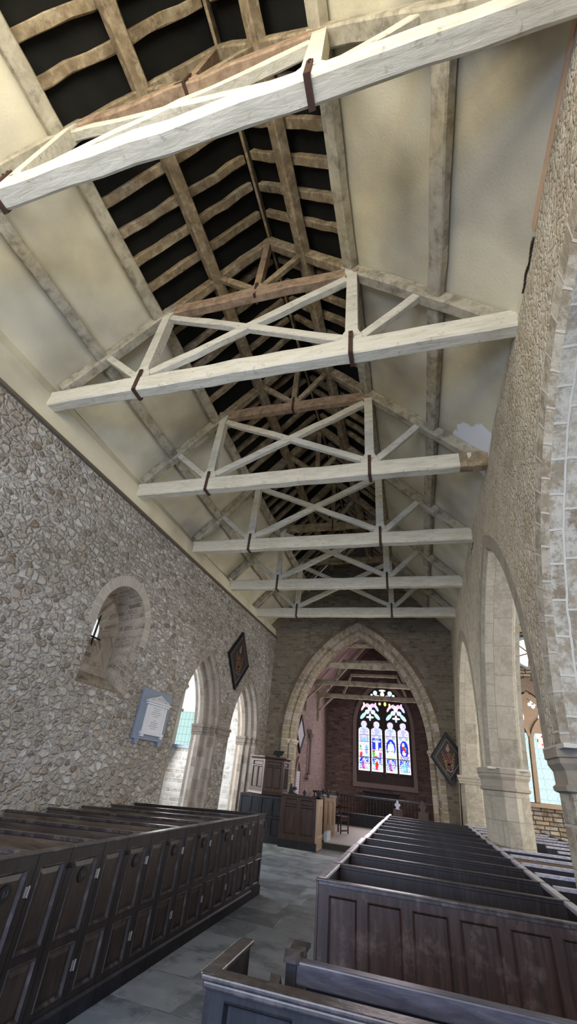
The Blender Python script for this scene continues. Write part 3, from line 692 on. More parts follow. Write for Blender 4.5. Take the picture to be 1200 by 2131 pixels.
# ---------------------------------------------------------------- stained glass window of the chancel
def mosaic(u, v, seed):
    rr = random.Random(int(u * 37) * 7919 + int(v * 101) * 131 + seed); return rr
WHTc, BLUc, REDc, TEA, YEL, GRN, PINK, PURP = (1.3, 1.3, 1.3), (.03, .05, .75), (.85, .04, .05), (.35, .95, .95), (1.2, .95, .35), (.12, .6, .15), (1.1, .62, .85), (.5, .15, .65)
def ell(u, v, cu_, cv_, ru, rv): return ((u - cu_) / ru) ** 2 + ((v - cv_) / rv) ** 2 < 1
def light_col(k, u, v):
    rr = mosaic(u, v, k * 17); e = rr.random()
    if u < .08 or u > .92: return WHTc if (v * 30) % 1 < .8 else (.55, .75, 1.1)
    if v < .035: return WHTc
    if v > .64 and v < .70 and abs(u - .5) > .16 and e < .8: return (.3, .75, .75) if e < .4 else (.75, .35, .6)
    if v > .64:                                  # canopy work
        if ell(u, v, .5, .80, .22, .035) or ell(u, v, .5, .73, .12, .03): return (.45, .6, 1.2)
        return [WHTc, PINK, TEA, (.35, .5, 1.2), (.8, .45, .8), (1.2, 1.0, .7), (.55, .75, 1.2), (1.0, .7, .85)][int(e * 8)]
    if abs(v - .26) < .008 or abs(v - .64) < .006: return (.25, .3, .4)
    if v < .25:                                  # lower scenes
        if v > .17 and not ell(u, v, .5, .16, .22, .08): return BLUc if e < .8 else WHTc
        if ell(u, v, .38 + .1 * (k % 2), .12, .13, .07): return [PURP, REDc, PURP, TEA][k]
        if ell(u, v, .62, .11, .12, .07): return [PINK, WHTc, (.6, .7, 1.2), (.3, .5, 1.1)][k]
        if ell(u, v, .5, .06, .16, .035): return REDc if k != 3 else GRN
        return [WHTc, BLUc, (.8, .9, 1.2), TEA][int(e * 4)]
    if k == 0:
        if abs((u - .2) * .35 + (v - .58) * 1.0) < .012 or abs((u - .55) * .5 - (v - .53)) < .012: return (1.0, .5, .6)
        if ell(u, v, .45, .44, .16, .09): return WHTc
        if ell(u, v, .72, .40, .13, .09): return (.25, .5, .95)
        if ell(u, v, .22, .31, .14, .05): return REDc
        if ell(u, v, .18, .46, .1, .03): return GRN
        if v > .55: return (.3, .45, 1.0) if e < .6 else TEA
        return [WHTc, TEA, (.8, .8, 1.2), PINK][int(e * 4)]
    if k == 1:
        if abs(u - .5) < .1 and .32 < v < .58: return WHTc
        if abs(v - .545 - abs(u - .5) * .12) < .012 and abs(u - .5) < .36: return WHTc
        if ell(u, v, .5, .60, .25, .03): return (.35, .5, .9)
        if ell(u, v, .2, .34, .13, .07): return GRN if v < .36 else REDc
        if ell(u, v, .8, .36, .12, .10): return (1.1, .8, .75) if v > .36 else PURP
        if ell(u, v, .35, .275, .2, .02): return REDc
        if v > .42: return BLUc
        return [WHTc, TEA, (.5, .6, 1.2)][int(e * 3)]
    if k == 2:
        if ell(u, v, .5, .46, .16, .13): return WHTc if e < .8 else TEA
        if ell(u, v, .45, .54, .1, .02): return REDc
        if v < .36: return [WHTc, TEA, YEL, (1.1, .8, .7)][int(e * 4)]
        if ell(u, v, .5, .48, .42, .16) and not ell(u, v, .5, .44, .3, .14): return BLUc
        return (.5, .7, 1.2) if e < .5 else WHTc
    if ell(u, v, .45, .55, .12, .035): return WHTc
    if abs((u - .5) * .3 + (v - .47)) < .035 and abs(u - .5) < .2: return REDc
    if ell(u, v, .62, .47, .1, .04): return GRN
    if ell(u, v, .5, .39, .15, .05): return WHTc
    if v < .33: return [TEA, WHTc, REDc, BLUc][int(e * 4)]
    if ell(u, v, .52, .46, .38, .17): return BLUc
    return WHTc if e < .6 else (.4, .6, 1.2)
win = struct(MB().build('window_1', TRAC)) if False else None
def inset_frame(name, fn, outs, mat): return ring(name, fn, outs, mat, True)
FW = lambda s, z, d: (s, CY1 + d, z)
wa = dict(c=-1.60, a=1.45, zs=4.15, h=2.15, z0=1.5)
# stone slab of tracery
mb = MB(); ol = arch(-1.60, 1.40, 4.15, 2.1, 1.62)
mb.loft([[(x, CY1 - .03, z) for x, z in ol], [(x, CY1 - .012, z) for x, z in ol]]); wobj = struct(mb.build('window_1', TRAC))
def wpart(mb, name, mat): return mb.build(name, mat, wobj)
mb = MB(); mb2 = MB()
lights = [(-2.88, -2.32), (-2.23, -1.67), (-1.52, -.97), (-.88, -.33)]
for k, (xa, xb) in enumerate(lights):
    mbp = MB(); nu, nv = 26, 96; za, zb = 2.12, 4.42; W0 = xb - xa
    for iu in range(nu):
        for iv in range(nv):
            u, v = (iu + .5) / nu, (iv + .5) / nv; z = za + (zb - za) * v
            # cusped head outline
            zz = z - 3.93
            if zz > 0:
                uu = abs(u - .5) * W0
                ok = (zz < .13 and uu < W0 * .5 * math.sqrt(max(0, 1 - (zz / .16) ** 2))) or ((zz - .29) ** 2 + uu ** 2 < .155 ** 2) or (uu < .1 and .1 < zz < .3)
                if not ok: continue
            c = light_col(k, u, v * (zb - za) / (4.42 - 2.12))
            x0, x1 = xa + W0 * iu / nu, xa + W0 * (iu + 1) / nu; z0, z1 = za + (zb - za) * iv / nv, za + (zb - za) * (iv + 1) / nv
            if iu == 0 or iv % 24 == 0: c = tuple(q * .8 for q in c)
            mbp.face([(x0, CY1 - .045, z0), (x1, CY1 - .045, z0), (x1, CY1 - .045, z1), (x0, CY1 - .045, z1)], None, c)
    wpart(mbp, 'glass_light', STG)
mbt = MB()
def gl(cx, cz, rx, rz, rot, col, sharp=False):
    pts = []
    for j in range(14):
        t = 2 * math.pi * j / 14; px, pz = rx * math.cos(t), rz * math.sin(t)
        if sharp and pz < 0: px *= (1 + pz / rz * .75)
        pts.append((cx + px * math.cos(rot) - pz * math.sin(rot), CY1 - .046, cz + px * math.sin(rot) + pz * math.cos(rot)))
    mbt.face(pts, None, col)
for cx in (-2.275, -.925):
    for dx, dz, rx, rz, ro, cc in ((0, 4.62, .045, .10, 0, WHTc), (0, 4.47, .045, .08, 0, (.6, .8, 1.3)), (-.1, 4.56, .09, .04, 0, WHTc), (.1, 4.56, .09, .04, 0, WHTc), (-.36, 4.62, .08, .19, -.75, (.6, 1.1, 1.05)), (.36, 4.62, .08, .19, .75, (.6, 1.1, 1.05)),
                                   (-.14, 4.82, .11, .10, 0, (.7, 1, 1.2)), (.16, 4.82, .11, .10, 0, (.8, .8, 1.3)), (0, 5.02, .10, .14, 0, (1.1, .9, 1.2)), (-.13, 5.14, .10, .09, 0, PINK), (.13, 5.14, .10, .09, 0, PINK),
                                   (-.38, 5.0, .05, .14, -.5, (1.1, .7, .9)), (-.30, 5.15, .05, .12, .2, (1.2, 1, .7)), (.36, 5.02, .06, .16, .5, (.7, .8, 1.3)), (.28, 5.16, .05, .12, -.2, (.9, .7, 1.2))):
        gl(cx + dx, dz, rx * 1.12, rz * 1.12, ro, cc)
for cx, cz, rx, rz, cc in ((-1.75, 5.24, .07, .07, YEL), (-1.47, 5.24, .07, .1, YEL), (-1.98, 5.78, .11, .12, (.7, 1.1, 1)), (-1.20, 5.78, .12, .12, (.7, 1.1, 1)), (-1.6, 5.72, .11, .14, (1.2, .9, .8)), (-1.6, 5.91, .18, .05, WHTc), (-1.87, 5.62, .14, .06, (1, .6, 1.1)), (-1.30, 5.62, .15, .06, (.8, .7, 1.2)), (-2.17, 5.66, .06, .07, WHTc), (-1.02, 5.66, .07, .07, WHTc)):
    gl(cx, cz, rx, rz, 0, cc)
wpart(mbt, 'tracery_glass', STG)
for x, w in ((-2.275, .07), (-1.595, .12), (-.925, .07), (-2.925, .05), (-.285, .05)):
    mb = MB(); mb.box((x - w / 2, CY1 - .13, 2.02), (x + w / 2, CY1 - .03, 4.2 if w < .1 else 5.2)); wpart(mb, 'mullion', TRAC)
mb = MB()
for z in (2.45, 2.72, 3.05, 3.40, 3.72): mb.box((-2.9, CY1 - .056, z - .008), (-.31, CY1 - .046, z + .008))
wpart(mb, 'saddle_bar', TRAC)
fo, fi = arch(-1.60, 1.56, 4.15, 2.3, 1.42), arch(-1.60, 1.38, 4.15, 2.08, 1.62)
inset_frame('window_1_surround', FW, [(fo, -.02), (fo, -.16), (fi, -.16), (fi, -.02)], JAMB)

# ---------------------------------------------------------------- aisle end windows
def lancet(name, c, a, zs, h, z0, y, mats, stone, lean=0.0, split=None, cusps=False):
    fn = lambda s, z, d: (s + lean * (z - 2.0), y + d, z)
    o0, o1 = arch(c, a + .12, zs, h + .14, z0 - .10), arch(c, a, zs, h, z0)
    mb = MB()
    for (A, d1), (B, d2) in (((o0, -.02), (o0, -.06)), ((o0, -.06), (o1, .0)), ((o1, 0), (o1, .0))):
        for j in range(len(A) - 1): mb.face([fn(*A[j], d1), fn(*B[j], d2), fn(*B[j+1], d2), fn(*A[j+1], d1)])
    mb.face([fn(*o0[0], -.06), fn(*o0[-1], -.06), fn(*o1[-1], 0), fn(*o1[0], 0)])
    w = struct(mb.build(name, stone))
    sp = split or zs
    mb = MB(); lo = [p for p in o1 if p[1] <= sp]; P = [(c - a, z0), (c + a, z0), (c + a, sp), (c - a, sp)]
    mb.face([fn(x, z, -.012) for x, z in P]); mb.build('lower_glass', mats[0], w)
    mb = MB(); P = [(c - a, sp)] + [p for p in o1 if p[1] > sp] + [(c + a, sp)]
    mb.face([fn(x, z, -.013) for x, z in P][::-1]); mb.build('upper_glass', mats[1], w)
    return w
w2 = lancet('window_2', -8.0, .29, 4.0, .62, 2.16, 15.04, (GTE, GWL), AIS, 0, 3.22)
mb = MB()
for sx in (-1, 1):
    mb.prism([(-8.0 + sx * .29, 3.95), (-8.0 + sx * .17, 4.06), (-8.0 + sx * .25, 4.2), (-8.0 + sx * .29, 4.2)], lambda a, b, d: (a, 15.0 + d, b), 0, .03)
mb.box((-8.29, 14.99, 3.20), (-8.2, 15.03, 3.3)); mb.build('cusp', AIS, w2)
mb = MB(); mb.box((-8.34, 14.96, 2.06), (-7.68, 15.03, 2.15)); mb.build('sill', SLAB, w2)
LN = .095
w3 = lancet('window_3', 3.50, .30, 3.05, .62, 1.60, 15.04, (GDI, GDI), JAMBT, LN, 2.9)
w4 = lancet('window_4', 2.80, .30, 3.05, .62, 1.60, 15.04, (GDI, GDI), JAMBT, LN, 2.9)
fnS = lambda s, z, d: (s + LN * (z - 2.0), 15.04 + d, z)
mb = MB()
for j, (cx, cz, r_) in enumerate(((3.40, 4.16, .055), (3.50, 4.10, .055), (3.33, 4.08, .055), (3.42, 4.02, .055))):
    mb.face([fnS(cx - .12 + r_ * math.cos(t * .6283), cz + r_ * math.sin(t * .6283), -.075) for t in range(10)][::-1])
for cx, cz, rx, rz in ((3.62, 3.72, .10, .13), (3.05, 3.72, .10, .13), (3.72, 3.45, .05, .11), (3.0, 3.42, .06, .12), (3.58, 3.95, .05, .045)):
    mb.face([fnS(cx - .12 + rx * math.cos(t * .6283), cz + rz * math.sin(t * .6283), -.075) for t in range(10)][::-1])
tr = MB(); ol = arch(3.15, .95, 2.8, 1.62, 2.6)
hole = arch(3.15, .78, 2.8, 1.45, 2.6)
for j in range(len(ol) - 1): tr.loft([[fnS(*ol[j], d), fnS(*ol[j+1], d), fnS(*hole[j+1], d), fnS(*hole[j], d)] for d in (-.10, -.01)])
for cx in (2.8, 3.5):
    A, B = arch(cx, .37, 3.05, .72, 3.0), arch(cx, .29, 3.05, .61, 3.0)
    for j in range(len(A) - 1): tr.loft([[fnS(*A[j], d), fnS(*A[j+1], d), fnS(*B[j+1], d), fnS(*B[j], d)] for d in (-.12, -.02)])
tr.hexa([fnS(3.10, 1.6, -.14), fnS(3.20, 1.6, -.14), fnS(3.20, 1.6, -.02), fnS(3.10, 1.6, -.02), fnS(3.10, 3.2, -.14), fnS(3.20, 3.2, -.14), fnS(3.20, 3.2, -.02), fnS(3.10, 3.2, -.02)])
tr.prism([(2.5, 3.3), (3.8, 3.3), (3.6, 4.05), (3.15, 4.35), (2.7, 4.05)], lambda a, b, d: fnS(a, b, d), -.06, -.03)
tr.build('tracery', JAMBT, w3); mb.build('tracery_glass', GWH, w3)
mb = MB(); rr = random.Random(4)
for a in range(10):
    for b in range(18):
        u, z = -.19 + .038 * a, 2.92 + .04 * b
        if abs(u + .019) < .27 * math.sqrt(max(0, 1 - max(0, (z - 3.05) / .58) ** 1.4)):
            c = rr.choice([WHTc, WHTc, (1.2, .9, .7), REDc, YEL, (.6, .75, 1.2), (1.2, 1, .8)])
            mb.face([fnS(3.5 + u, z, -.03), fnS(3.5 + u + .036, z, -.03), fnS(3.5 + u + .036, z + .038, -.03), fnS(3.5 + u, z + .038, -.03)], None, c)
mb.build('coloured_glass', STG, w3)
mb = MB(); mb.box((2.2, 14.9, 1.49), (4.2, 15.04, 1.58)); mb.build('sill', JAMBT, w3)
# round window in the aisle gable
mb = MB(); cx, cz = 3.72, 5.62; ND = 28
for r0, r1, d0, d1 in ((.52, .44, -.06, -.02),):
    for j in range(ND):
        t0, t1 = 2 * math.pi * j / ND, 2 * math.pi * (j + 1) / ND
        P = lambda r, t, d: (cx + r * math.cos(t), 15.04 + d, cz + r * math.sin(t))
        mb.face([P(r0, t0, d0), P(r0, t1, d0), P(r1, t1, d1), P(r1, t0, d1)])
w5 = struct(mb.build('window_5', m_plain('pale_round_stone', lin('8fa2ad'), .8)))
mb = MB(); mb.face([(cx + .45 * math.cos(2 * math.pi * j / ND), 15.025, cz + .45 * math.sin(2 * math.pi * j / ND)) for j in range(ND)][::-1]); mb.build('glass', GWH, w5)
mb = MB()
for t in range(3):
    a = math.pi * t / 3 + .3; mb.bar((cx - .45 * math.cos(a), 15.0, cz - .45 * math.sin(a)), (cx + .45 * math.cos(a), 15.0, cz + .45 * math.sin(a)), .035, .03, (0, 1, 0))
mb.build('tracery_bar', JAMBT, w5)
# the stone hood above the aisle window
mb = MB(); A, B = arch(3.15, 1.22, 2.9, 1.95, 2.9), arch(3.15, 1.0, 2.8, 1.68, 2.9)
for j in range(len(A) - 1): mb.loft([[fnS(*A[j], d), fnS(*A[j+1], d), fnS(*B[j+1], d), fnS(*B[j], d)] for d in (-.10, .0)])
struct(mb.build('trim_17', m_plain('brown_hood_stone', lin('75655a'), .95, .2, 0, (10, .4))))
mb = MB(); mb.bar((2.0, 14.9, 6.3), (5.4, 14.9, 6.5), .15, .18, (0, 0, 1), .005, 8); tag(mb.build('aisle_beam', m_wood('yellowish_timber', [lin('9c9160'), lin('b8ad7a'), lin('cdc48f')])), 'yellowish beam under the aisle roof above the round window', 'beam')
# small leaded window at the back of the hatch recess
hx = XLf(6.56) - .645
mb = MB(); mb.face([(hx, a, b) for a, b in hatch_back()]); w6 = struct(mb.build('window_6', m_emit('hatch_glass', (.95, .97, 1, 1), 1.0)))
mb = MB(); 
for a, b in (((6.56, 3.1), (6.56, 3.93)), ((6.25, 3.5), (6.87, 3.5))): mb.bar((hx + .02, *a), (hx + .02, *b), .03, .03, (1, 0, 0))
mb.bar((hx + .03, 6.72, 3.95), (hx + .03, 6.88, 3.62), .05, .04, (1, 0, 0)); mb.build('frame', BLK, w6)

# ---------------------------------------------------------------- panelled joinery
def pboard(mb, Or, U, V, N, Wd, H, th, rects, mw=.022, dep=.016, mould=None, field=0.0, pan=None):
    Or, U, V, N = Vector(Or), Vector(U).normalized(), Vector(V).normalized(), Vector(N).normalized()
    P = lambda u, z, d: Or + U * u + V * z + N * d
    us = sorted({0, Wd} | {r[0] for r in rects} | {r[2] for r in rects}); zs = sorted({0, H} | {r[1] for r in rects} | {r[3] for r in rects})
    for i in range(len(us) - 1):
        for j in range(len(zs) - 1):
            cu_, cz_ = (us[i] + us[i+1]) / 2, (zs[j] + zs[j+1]) / 2
            if any(r[0] < cu_ < r[2] and r[1] < cz_ < r[3] for r in rects): continue
            mb.face([P(us[i], zs[j], 0), P(us[i+1], zs[j], 0), P(us[i+1], zs[j+1], 0), P(us[i], zs[j+1], 0)])
    for a, b, c, d in rects:
        tgt = mould or mb
        o = [(a, b), (c, b), (c, d), (a, d)]; o2 = [(a + mw * .25, b + mw * .25), (c - mw * .25, b + mw * .25), (c - mw * .25, d - mw * .25), (a + mw * .25, d - mw * .25)]
        q = [(a + mw, b + mw), (c - mw, b + mw), (c - mw, d - mw), (a + mw, d - mw)]
        for k in range(4):
            k2 = (k + 1) % 4
            tgt.face([P(*o[k], 0), P(*o[k2], 0), P(*o2[k2], .006), P(*o2[k], .006)])
            tgt.face([P(*o2[k], .006), P(*o2[k2], .006), P(*q[k2], -dep), P(*q[k], -dep)])
        if field and min(c - a, d - b) > .14:
            f = [(a + mw + field, b + mw + field), (c - mw - field, b + mw + field), (c - mw - field, d - mw - field), (a + mw + field, d - mw - field)]
            for k in range(4):
                k2 = (k + 1) % 4; (pan or mb).face([P(*q[k], -dep), P(*q[k2], -dep), P(*f[k2], -dep + .008), P(*f[k], -dep + .008)])
            (pan or mb).face([P(*x, -dep + .008) for x in f])
        else: (pan or mb).face([P(*x, -dep) for x in q])
    for (u0, z0), (u1, z1) in (((0, 0), (Wd, 0)), ((Wd, 0), (Wd, H)), ((Wd, H), (0, H)), ((0, H), (0, 0))):
        mb.face([P(u0, z0, 0), P(u0, z0, -th), P(u1, z1, -th), P(u1, z1, 0)])
    mb.face([P(0, 0, -th), P(0, H, -th), P(Wd, H, -th), P(Wd, 0, -th)])
XA = -2.57
def left_pew(k):
    y0 = 3.45 + .745 * k
    n = k + 1
    lab = f'dark oak box pew left of the aisle, {ORD[n]} in its row from the viewer'
    if k == 5: lab = 'dark oak box pew left of the aisle, farthest one nearest the pulpit'
    t = thing('box_pew', lab, 'pew', (XA, y0, 0), 'box pews left of the aisle')
    # door
    mb = MB(); mo = MB(); pn = MB(); w = .405
    pboard(mb, (XA, y0, .115), (0, 1, 0), (0, 0, 1), (1, 0, 0), w, .905, .035, [(.065, .385, w - .065, .835), (.065, .04, w - .065, .335)], .02, .016, mo, .03, pn)
    d = part(mb, 'door', OAK, t); part(mo, 'moulding', OAKM, d); part(pn, 'panel', PANL, d)
    mb = MB(); mb.tube([(XA - .017 + .003 * 0, y0 + w / 2, .845), (XA + .004, y0 + w / 2, .845)], .048, 18); part(mb, 'number_plate', DISC, d)
    mb = MB(); mb.tube([(XA + .003, y0 + w / 2 - .012, .862), (XA + .006, y0 + w / 2 - .012, .828)], .004, 5); mb.tube([(XA + .003, y0 + w / 2 + .012, .865), (XA + .006, y0 + w / 2 + .016, .845), (XA + .006, y0 + w / 2 + .004, .828)], .004, 5)
    part(mb, 'number', DIGIT, d)
    for z in (.80, .28):
        mb = MB(); mb.box((XA, y0 + w - .036, z), (XA + .008, y0 + w - .018, z + .055)); mb.tube([(XA + .006, y0 + w - .006, z - .003), (XA + .006, y0 + w - .006, z + .058)], .006, 8); part(mb, 'hinge', HINGE, d)
    mb = MB(); mb.box((XA, y0 + .002, .905), (XA + .016, y0 + .03, .935)); mb.tube([(XA, y0 + .015, .92), (XA + .03, y0 + .015, .92)], .011, 8); part(mb, 'latch', BLK, d)
    # fixed panel
    mb = MB(); mo = MB(); pn = MB(); w2_ = .33 if k < 5 else .325
    pboard(mb, (XA, y0 + .41, .115), (0, 1, 0), (0, 0, 1), (1, 0, 0), w2_, .905, .045, [(.045, .385, w2_ - .045, .835), (.045, .04, w2_ - .045, .335)], .02, .016, mo, .03, pn)
    f = part(mb, 'fixed_panel', OAK, t); part(mo, 'moulding', OAKM, f); part(pn, 'panel', PANL, f)
    mb = MB(); mb.box((XA - .04, y0 - .0, 0), (XA + .022, y0 + .742, .098)); mb.hexa([(XA - .04, y0, .098), (XA + .022, y0, .098), (XA + .022, y0 + .742, .098), (XA - .04, y0 + .742, .098), (XA - .04, y0, .115), (XA + .006, y0, .115), (XA + .006, y0 + .742, .115), (XA - .04, y0 + .742, .115)])
    part(mb, 'plinth', OAKD, t)
    mb = MB(); mb.box((XA - .055, y0 + .004, 1.02), (XA + .012, y0 + .738, 1.038)); part(mb, 'top_rail', OAKM, t, bevel=.005)
    # transverse back
    yb = y0 + .40; xl = XLf(yb) + .03
    mb = MB(); H0, H1 = 1.0, .90
    ang = [(xl, yb - .02, .06), (XA - .06, yb - .02, .06), (XA - .06, yb + .02, .06), (xl, yb + .02, .06), (xl, yb + .03, H1), (XA - .06, yb + .0, H0), (XA - .06, yb + .04, H0), (xl, yb + .07, H1)]
    mb.hexa([ang[0], ang[1], ang[2], ang[3], ang[4], ang[5], ang[6], ang[7]]); bk = part(mb, 'back', SEATM if k % 2 else PEWB, t)
    mb = MB(); mb.bar((xl, yb + .05, H1 + .012), (XA - .06, yb + .02, H0 + .012), .065, .028, (0, 0, 1)); part(mb, 'top_moulding', OAKM, bk)
    mb = MB(); mb.bar((xl + .2, yb + .012, H1 - .16), (XA - .06, yb - .018, H0 - .16), .03, .03, (0, 0, 1)); part(mb, 'rail', OAKM, bk)
    mb = MB(); mb.box((xl, yb + .045, .40), (XA - .06, yb + .33, .435)); part(mb, 'seat', SEATM, t, bevel=.006)
for k in range(-1, 6): left_pew(k)
# end panel closing the left block
pn = MB()
t = thing('pew_end_panel', 'dark oak panelled end closing the left pews beside the open floor', 'pew end', (XA, 7.93, 0))
mb = MB(); mo = MB(); pboard(mb, (XA, 7.93, .115), (0, 1, 0), (0, 0, 1), (1, 0, 0), .39, .905, .05, [(.06, .385, .33, .835), (.06, .04, .33, .335)], .02, .016, mo, .03, pn)
p_ = part(mb, 'side_panel', OAK, t); part(mo, 'moulding', OAKM, p_); part(pn, 'panel', PANL, p_)
mb = MB(); mb.box((XA - .05, 7.93, 0), (XA + .02, 8.33, .115)); part(mb, 'plinth', OAKD, t)
mb = MB(); mb.hexa([(XLf(8.3) + .03, 8.28, 0), (XA - .05, 8.28, 0), (XA - .05, 8.32, 0), (XLf(8.3) + .03, 8.32, 0), (XLf(8.3) + .03, 8.28, .93), (XA - .05, 8.28, 1.03), (XA - .05, 8.32, 1.03), (XLf(8.3) + .03, 8.32, .93)]); part(mb, 'back', OAK, t)
mb = MB(); mb.box((XA - .055, 7.93, 1.02), (XA + .012, 8.33, 1.038)); part(mb, 'top_rail', OAKM, t)
mb = MB(); mb.box((XA, 8.28, .84), (XA + .012, 8.31, .93)); part(mb, 'latch', BLK, t)

# right block of pews
XE0, XE1 = -.75, 1.04
def right_pew(k):
    y = 3.87 + .745 * k
    lab = ('dark oak pew right of the aisle with the tall six-panelled back facing the viewer' if k == 0 else
           'dark oak pew right of the aisle, farthest one before the chancel step' if k == 11 else
           f'dark oak pew right of the aisle, {ORD[k]} behind the tall panelled front one'.replace('first behind', 'next behind') if k == 1 else
           f'dark oak pew right of the aisle, {ORD[k-1]} one beyond the tall panelled front')
    t = thing('box_pew', lab, 'pew', (XE0, y, 0), 'box pews right of the aisle')
    mb = MB(); mo = MB(); W_ = XE1 - XE0
    if k == 0:
        rects = [(.08, .06, .28, .93), (.35, .06, .58, .93), (.65, .06, .88, .93), (.95, .06, 1.18, .93), (1.25, .06, 1.48, .93), (1.54, .06, 1.74, .93)]
    else:
        rects = [(.10, .56, .40, .90), (.48, .56, .80, .90), (.88, .56, 1.20, .90), (1.28, .56, 1.60, .90)]
    pboard(mb, (XE0, y, .02), (1, 0, 0), (0, 0, 1), (0, -1, 0), W_, 1.0, .045, rects, .016, .012, mo if k else None)
    b = part(mb, 'back', OAKB if k == 0 else OAK, t)
    if k: part(mo, 'moulding', OAKM, b)
    mb = MB(); mb.box((XE0 - .015, y - .012, 1.018), (XE1 + .01, y + .042, 1.03)); mb.box((XE0 - .006, y - .006, .998), (XE1, y + .0, 1.018)); part(mb, 'top_rail', OAK if k else OAKM, t, bevel=.004)
    if k == 0:
        mb = MB(); mb.box((XE0 - .012, y - .01, .0), (XE0 + .005, y + .04, 1.016)); pl(part(mb, 'corner_post', OAKB, t), 'red brown corner post')
    L = .742
    mb = MB(); mb.box((XE0, y + .046, .42), (XE1, y + .36, .455)); part(mb, 'seat', SEATM, t)
    mb = MB(); mo = MB(); jx = R(-.012, .012)
    pboard(mb, (XE0 + jx, y + .05, .0), (0, 1, 0), (0, 0, 1), (-1, 0, 0), .675, 1.01, .035, [(.06, .5, .32, .92), (.39, .5, .63, .92), (.06, .1, .32, .42), (.39, .1, .63, .42)], .02, .014, mo)
    d = part(mb, 'door', OAK, t); part(mo, 'moulding', OAKM, d)
    mb = MB(); mb.box((XE0 + jx - .012, y + .05, 1.01), (XE0 + jx + .045, y + .725, 1.032)); part(mb, 'door_rail', m_top, t, bevel=.005)
    mb = MB(); mb.box((XE1 - .03, y + .05, 0), (XE1 + .005, y + .73, 1.0)); part(mb, 'end_partition', OAK, t)
    mb = MB(); mb.box((XE1 - .045, y + .045, 1.0), (XE1 + .018, y + .73, 1.03)); part(mb, 'partition_rail', m_top, t, bevel=.005)
LILAC = m_wood('lilac_grey_worn_oak', [lin('2c2b34'), lin('45444f'), lin('62616d')], (1, 6, 6), 4, None, .4, .003, .5)
m_top = m_wood('lit_polished_rail', [lin('7b7780'), lin('a19da8'), lin('c4c1cc')], (6, 1, 6), 4, None, .3, .003, .6)  # pale tone puts the light on the dark oak rails into the colour
for k in range(12): right_pew(k)
# pews in the south aisle, seen between the piers
na = 0
for k in range(0, 12):
    y = 4.62 + .72 * k
    x0 = 1.10
    if y < 5.3: x0 = 2.05
    if 8.5 < y < 9.95: x0 = 2.0
    lab = f'dark bench pew in the right aisle, {ORD[k]} in its row from the viewer' if k != 4 else 'aisle bench pew with a lighter tan back board, between the stone piers'
    if k == 11: lab = 'dark bench pew in the right aisle, farthest one below the leaded window'
    t = thing('bench_pew', lab, 'pew', (x0, y, 0), 'bench pews in the right aisle')
    mb = MB(); mb.box((x0, y, 0), (2.72, y + .035, .99)); part(mb, 'back', PLY if k == 4 else OAKD, t)
    mb = MB(); mb.box((x0, y - .015, .99), (2.70, y + .04, 1.02)); part(mb, 'top_rail', m_top, t, bevel=.004)
    mb = MB(); mb.box((x0, y + .04, .42), (2.72, y + .36, .45)); part(mb, 'seat', SEATM, t)
    mb = MB(); mb.box((2.72, y, 0), (2.76, y + .70, .99)); mb.box((2.70, y + .04, .99), (2.78, y + .70, 1.02)); part(mb, 'end_partition', OAKD, t)

# nearest bench at the bottom of the view
t = thing('front_bench', 'dark oak pew nearest the viewer at the bottom, with a short open end', 'pew', (-.8, 2.06, 0))
mb = MB(); mo = MB(); pboard(mb, (-.80, 2.06, 0), (1, 0, 0), (0, 0, 1), (0, -1, 0), 2.3, .985, .05, [(.075, .12, .33, .945), (.42, .12, .80, .945), (.89, .12, 1.27, .945), (1.36, .12, 1.74, .945)], .014, .014)
part(mb, 'back', OAKD, t)
mb = MB(); mb.box((-.82, 2.04, .985), (1.5, 2.12, 1.003)); mb.box((-.812, 2.046, .965), (1.5, 2.06, .985)); part(mb, 'top_rail', OAKM, t, bevel=.006)
mb = MB(); mb.box((-.815, 2.10, 0), (-.775, 2.47, .985)); part(mb, 'end_panel', OAK, t)
mb = MB(); mb.box((-.83, 2.05, .985), (-.765, 2.49, 1.005)); part(mb, 'end_rail', OAKM, t, bevel=.006)
mb = MB(); mb.box((-.70, 2.11, .42), (1.5, 2.36, .45)); part(mb, 'seat', SEATM, t)
mb = MB(); mb.prism([(2.22, 0), (2.28, 0), (2.28, .95), (2.25, .985), (2.22, .95)], lambda a, b, d: (-.61 + d, a, b), 0, .04); part(mb, 'seat_end', OAK, t)
t = thing('front_bench', 'dark oak bench back with a worn lilac-grey top rail, in front of the panelled pew', 'pew', (-.57, 2.4, 0))
mb = MB(); pboard(mb, (-.50, 2.40, 0), (1, 0, 0), (0, 0, 1), (0, -1, 0), 2.0, .93, .03, [(.07, .12, .5, .86), (.6, .12, 1.05, .86), (1.15, .12, 1.6, .86)], .016, .014); part(mb, 'back', OAKD, t)
mb = MB(); mb.box((-.54, 2.385, .925), (1.5, 2.445, .995)); part(mb, 'top_rail', LILAC, t, bevel=.006)
mb = MB(); mb.box((-.585, 2.385, 0), (-.54, 2.45, .99)); part(mb, 'end_post', OAKD, t)
mb = MB(); mb.prism([(2.38, .985), (2.62, .985), (2.62, 1.0), (2.56, 1.015), (2.48, 1.005), (2.40, 1.02), (2.38, 1.0)], lambda a, b, d: (-.595 + d, a, b), 0, .065); part(mb, 'cap', OAKM, t)
mb = MB(); mb.box((-.58, 2.45, 0), (-.545, 2.61, .985)); part(mb, 'end_panel', OAK, t)

